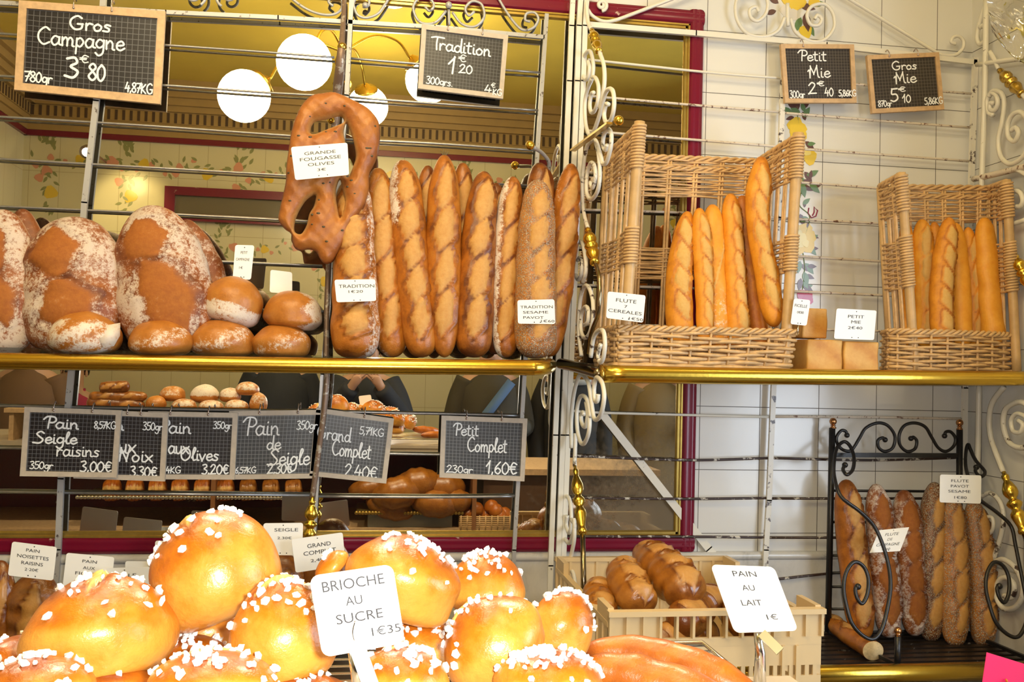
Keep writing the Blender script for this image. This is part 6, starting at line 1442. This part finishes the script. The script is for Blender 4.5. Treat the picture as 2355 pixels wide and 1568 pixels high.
# customers, standing in front of the counter
def skinned(name, pts, edges, mat, parent, sub=1):
    me = bpy.data.meshes.new('k'); me.from_pydata([p[:3] for p in pts], edges, [])
    o = bpy.data.objects.new('k', me); COL.objects.link(o)
    o.modifiers.new('s', 'SKIN'); o.modifiers.new('d', 'SUBSURF').levels = sub
    for i, p in enumerate(pts):
        d = me.skin_vertices[0].data[i]; d.radius = (p[3], p[4] if len(p) > 4 else p[3]); d.use_root = i == 0
    m2 = bpy.data.meshes.new_from_object(o.evaluated_get(bpy.context.evaluated_depsgraph_get()))
    v = [x.co[:] for x in m2.vertices]; f = [tuple(p.vertices) for p in m2.polygons]
    bpy.data.objects.remove(o, do_unlink=True)
    mb = MB(); mb.add(v, f); return mb.build(name, mat, parent)
SKIN = plain('skin', (.55, .33, .24), .5)
def person(x, y, hgt, coat, trous, hair, label, pose='down', scarf=None, bag=None):
    k = hgt / 1.72; t = thing('person', (x, y, 0), label, 'person')
    def pt(a, b_, c, *r): return (x + a * k, y + b_ * k, c * k) + tuple(q * k for q in r)
    pts = [pt(0, 0, .95, .14, .11), pt(0, 0, 1.1, .13, .10), pt(0, 0, 1.28, .15, .11), pt(0, .0, 1.40, .12, .09), pt(0, .01, 1.475, .055), pt(0, .02, 1.545, .07), pt(0, .02, 1.61, .085, .095), pt(0, .01, 1.675, .07, .08), pt(0, .11, 1.585, .016)]
    ed = [(0, 1), (1, 2), (2, 3), (3, 4), (4, 5), (5, 6), (6, 7), (5, 8)]
    arms = {}
    for s in (-1, 1):
        if pose == 'photo': J = [(s * .17, 0, 1.39, .06), (s * .24, .10, 1.18, .047), (s * .09, .27, 1.38, .032), (s * .06, .30, 1.43, .03)]
        elif pose == 'bent' and s == 1: J = [(s * .17, 0, 1.39, .06), (s * .23, .02, 1.12, .047), (s * .14, .24, 1.10, .032), (s * .12, .30, 1.11, .03)]
        else: J = [(s * .17, 0, 1.39, .06), (s * .23, -.01, 1.12, .047), (s * .23, .06, .88, .032), (s * .23, .08, .82, .03)]
        i0 = len(pts); pts += [pt(*j) for j in J]; ed += [(3, i0), (i0, i0 + 1), (i0 + 1, i0 + 2), (i0 + 2, i0 + 3)]
        arms[s] = [pts[i0 + q] for q in range(3)]
        hx = pts[i0 + 3]; d = np.array(hx[:3]) - np.array(pts[i0 + 2][:3]); d /= np.linalg.norm(d); sd_ = np.array([1.0, 0, 0])
        for q in range(4):
            b0 = np.array(hx[:3]) + d * .035 * k + sd_ * (q - 1.5) * .019 * k; ln = (.055, .068, .064, .05)[q] * k
            i1 = len(pts); pts += [tuple(b0) + (.0095 * k,), tuple(b0 + d * ln * .6 + np.array([0, -.012 * s * s, 0])) + (.0085 * k,), tuple(b0 + d * ln + np.array([0, -.025, 0])) + (.007 * k,)]
            ed += [(i0 + 3, i1), (i1, i1 + 1), (i1 + 1, i1 + 2)]
        b0 = np.array(hx[:3]) - sd_ * s * .03 * k; i1 = len(pts); pts += [tuple(b0) + (.011 * k,), tuple(b0 + d * .035 * k - sd_ * s * .02 * k) + (.009 * k,)]; ed += [(i0 + 3, i1), (i1, i1 + 1)]
    for s in (-1, 1):
        i0 = len(pts); pts += [pt(s * .10, 0, .88, .09), pt(s * .10, .01, .50, .06), pt(s * .10, -.01, .09, .04), pt(s * .10, .12, .045, .035)]; ed += [(0, i0), (i0, i0 + 1), (i0 + 1, i0 + 2), (i0 + 2, i0 + 3)]
    skinned('body', pts, ed, SKIN, t)
    n = 28; mb = MB(); prof = [(.60, .235, .17), (.72, .225, .165), (.92, .205, .155), (1.08, .19, .145), (1.25, .205, .15), (1.36, .20, .135), (1.42, .14, .105), (1.46, .085, .08), (1.49, .08, .078)]
    V = []
    for z, a, b_ in prof:
        for j in range(n):
            q = 2 * pi * j / n; w = 1 + (.03 * math.sin(5 * q + z * 9) if z < 1.3 else 0)
            V.append((x + a * k * w * math.cos(q), y + b_ * k * w * math.sin(q), z * k))
    mb.add(V, [(i * n + j, i * n + (j + 1) % n, (i + 1) * n + (j + 1) % n, (i + 1) * n + j) for i in range(len(prof) - 1) for j in range(n)] + [tuple(range(n - 1, -1, -1))])
    mb.build('coat', coat, t)
    for s in (-1, 1):
        A = [np.array(q[:3]) for q in arms[s]]; mb = MB(); mb.tube(cr([A[0] + np.array([-s * .03, 0, .015]), A[0] * .6 + A[1] * .4, A[1], A[1] * .5 + A[2] * .5, A[2]], 5), np.linspace(.082, .055, 21) * k, 14); mb.build('sleeve', coat, t)
        mb = MB(); mb.tube([(x + s * .10 * k, y, .64 * k), (x + s * .10 * k, y + .01, .4 * k), (x + s * .10 * k, y - .01, .07 * k)], [.11 * k, .09 * k, .075 * k], 14); mb.build('trouser_leg', trous, t)
        mb = MB(); mb.ball((x + s * .10 * k, y + .06 * k, .045 * k), .09 * k, 8, (.55, 1.5, .5)); mb.build('shoe', MT['iron'], t)
        mb = MB(); mb.ball((x + s * .033 * k, y + .095 * k, 1.618 * k), .011 * k, 6); mb.build('eye', plain('eye_dark', (.05, .035, .03), .2), t)
        mb = MB(); mb.ball((x + s * .088 * k, y + .01 * k, 1.60 * k), .024 * k, 6, (.4, .7, 1.2)); mb.build('ear', SKIN, t)
    mb = MB(); mb.ball((x, y + .088 * k, 1.552 * k), .022 * k, 6, (1.2, .35, .3)); mb.build('mouth', plain('lips', (.42, .16, .14), .5), t)
    mb = MB(); V = []; F2 = []; m_, n2 = 12, 24
    for i in range(m_ + 1):
        th = (pi * .62) * i / m_
        for j in range(n2):
            q = 2 * pi * j / n2; cut_ = .55 if math.sin(q) > .25 else 1.0
            V.append((x + .104 * k * math.sin(th * cut_) * math.cos(q), y - .002 + .118 * k * math.sin(th * cut_) * math.sin(q), (1.63 + .115 * math.cos(th * cut_)) * k))
    F2 = [(i * n2 + j, (i + 1) * n2 + j, (i + 1) * n2 + (j + 1) % n2, i * n2 + (j + 1) % n2) for i in range(m_) for j in range(n2)]
    mb.add(V, F2); mb.build('hair', hair, t)
    if scarf:
        mb = MB(); mb.tube(cr([(x + .1 * k * math.cos(a), y + .02 + .1 * k * math.sin(a), 1.44 * k) for a in np.linspace(0, 6.2, 12)], 4), .04 * k, 10)
        mb.bar((x - .07, y + .185 * k, 1.42 * k), (x - .10, y + .20 * k, .98 * k), .13 * k, .02, side=(0, 1, 0))
        for q in range(9): mb.bar((x - .155 * k + q * .0145, y + .20 * k, .985 * k), (x - .157 * k + q * .0145, y + .205 * k, .92 * k), .005, .005)
        mb.build('scarf', scarf, t)
    if bag:
        mb = MB(); mb.bar((x + .12 * k, y + .16 * k, 1.40 * k), (x - .18 * k, y + .185 * k, 1.0 * k), .06, .012); mb.build('bag_strap', bag, t)
    return t
CO = {n_: plain('coat_' + n_, c, .8, bmp=.2, bscale=300) for n_, c in dict(navy=(.018, .022, .035), black=(.014, .013, .014), olive=(.05, .042, .028), beige=(.26, .19, .095), brown=(.16, .09, .05), pink=(.38, .03, .10), grey=(.42, .40, .36)).items()}
HR = {n_: plain('hair_' + n_, c, .45) for n_, c in dict(black=(.008, .007, .007), brown=(.05, .025, .012), grey=(.25, .22, .19)).items()}
JN = plain('blue_denim', (.07, .13, .26), .8); DT = plain('dark_trousers', (.02, .02, .025), .8)
person(.0, -3.22, 1.70, CO['navy'], DT, HR['brown'], 'person in a dark navy coat raising a camera, seen in the mirror behind the baguettes', 'photo')
cmr = thing('camera', (0, -2.905, 1.46), 'small black compact camera held up by the person in navy', 'camera')
q = MB(); q.box((-.05, -2.93, 1.465), (.05, -2.905, 1.530)); q.build('camera_body', MT['iron'], cmr, smooth=False)
MB().tube([(0, -2.9045, 1.50), (0, -2.872, 1.50)], .022, 20).build('lens_barrel', MT['iron'], cmr)
person(-.55, -3.35, 1.75, CO['navy'], DT, HR['black'], 'person in a dark blue coat left of the photographer, seen in the mirror', 'down')
person(.80, -3.28, 1.74, CO['olive'], DT, HR['brown'], 'person in a dark olive coat with a pale blue bag strap, seen in the mirror', 'bent', bag=JN)
person(1.36, -3.35, 1.72, CO['black'], DT, HR['black'], 'person in a black coat with a long fringed grey scarf, seen in the mirror', 'down', scarf=CO['grey'])
person(2.02, -3.5, 1.70, CO['beige'], DT, HR['grey'], 'person in a beige coat at the right side of the mirror', 'bent')
person(-2.02, -3.2, 1.68, CO['brown'], DT, HR['grey'], 'person in a brown coat at the left edge of the mirror', 'down')
person(-1.90, -3.7, 1.50, CO['pink'], DT, HR['black'], 'short person with black hair in a pink jacket, seen in the mirror at left', 'down')
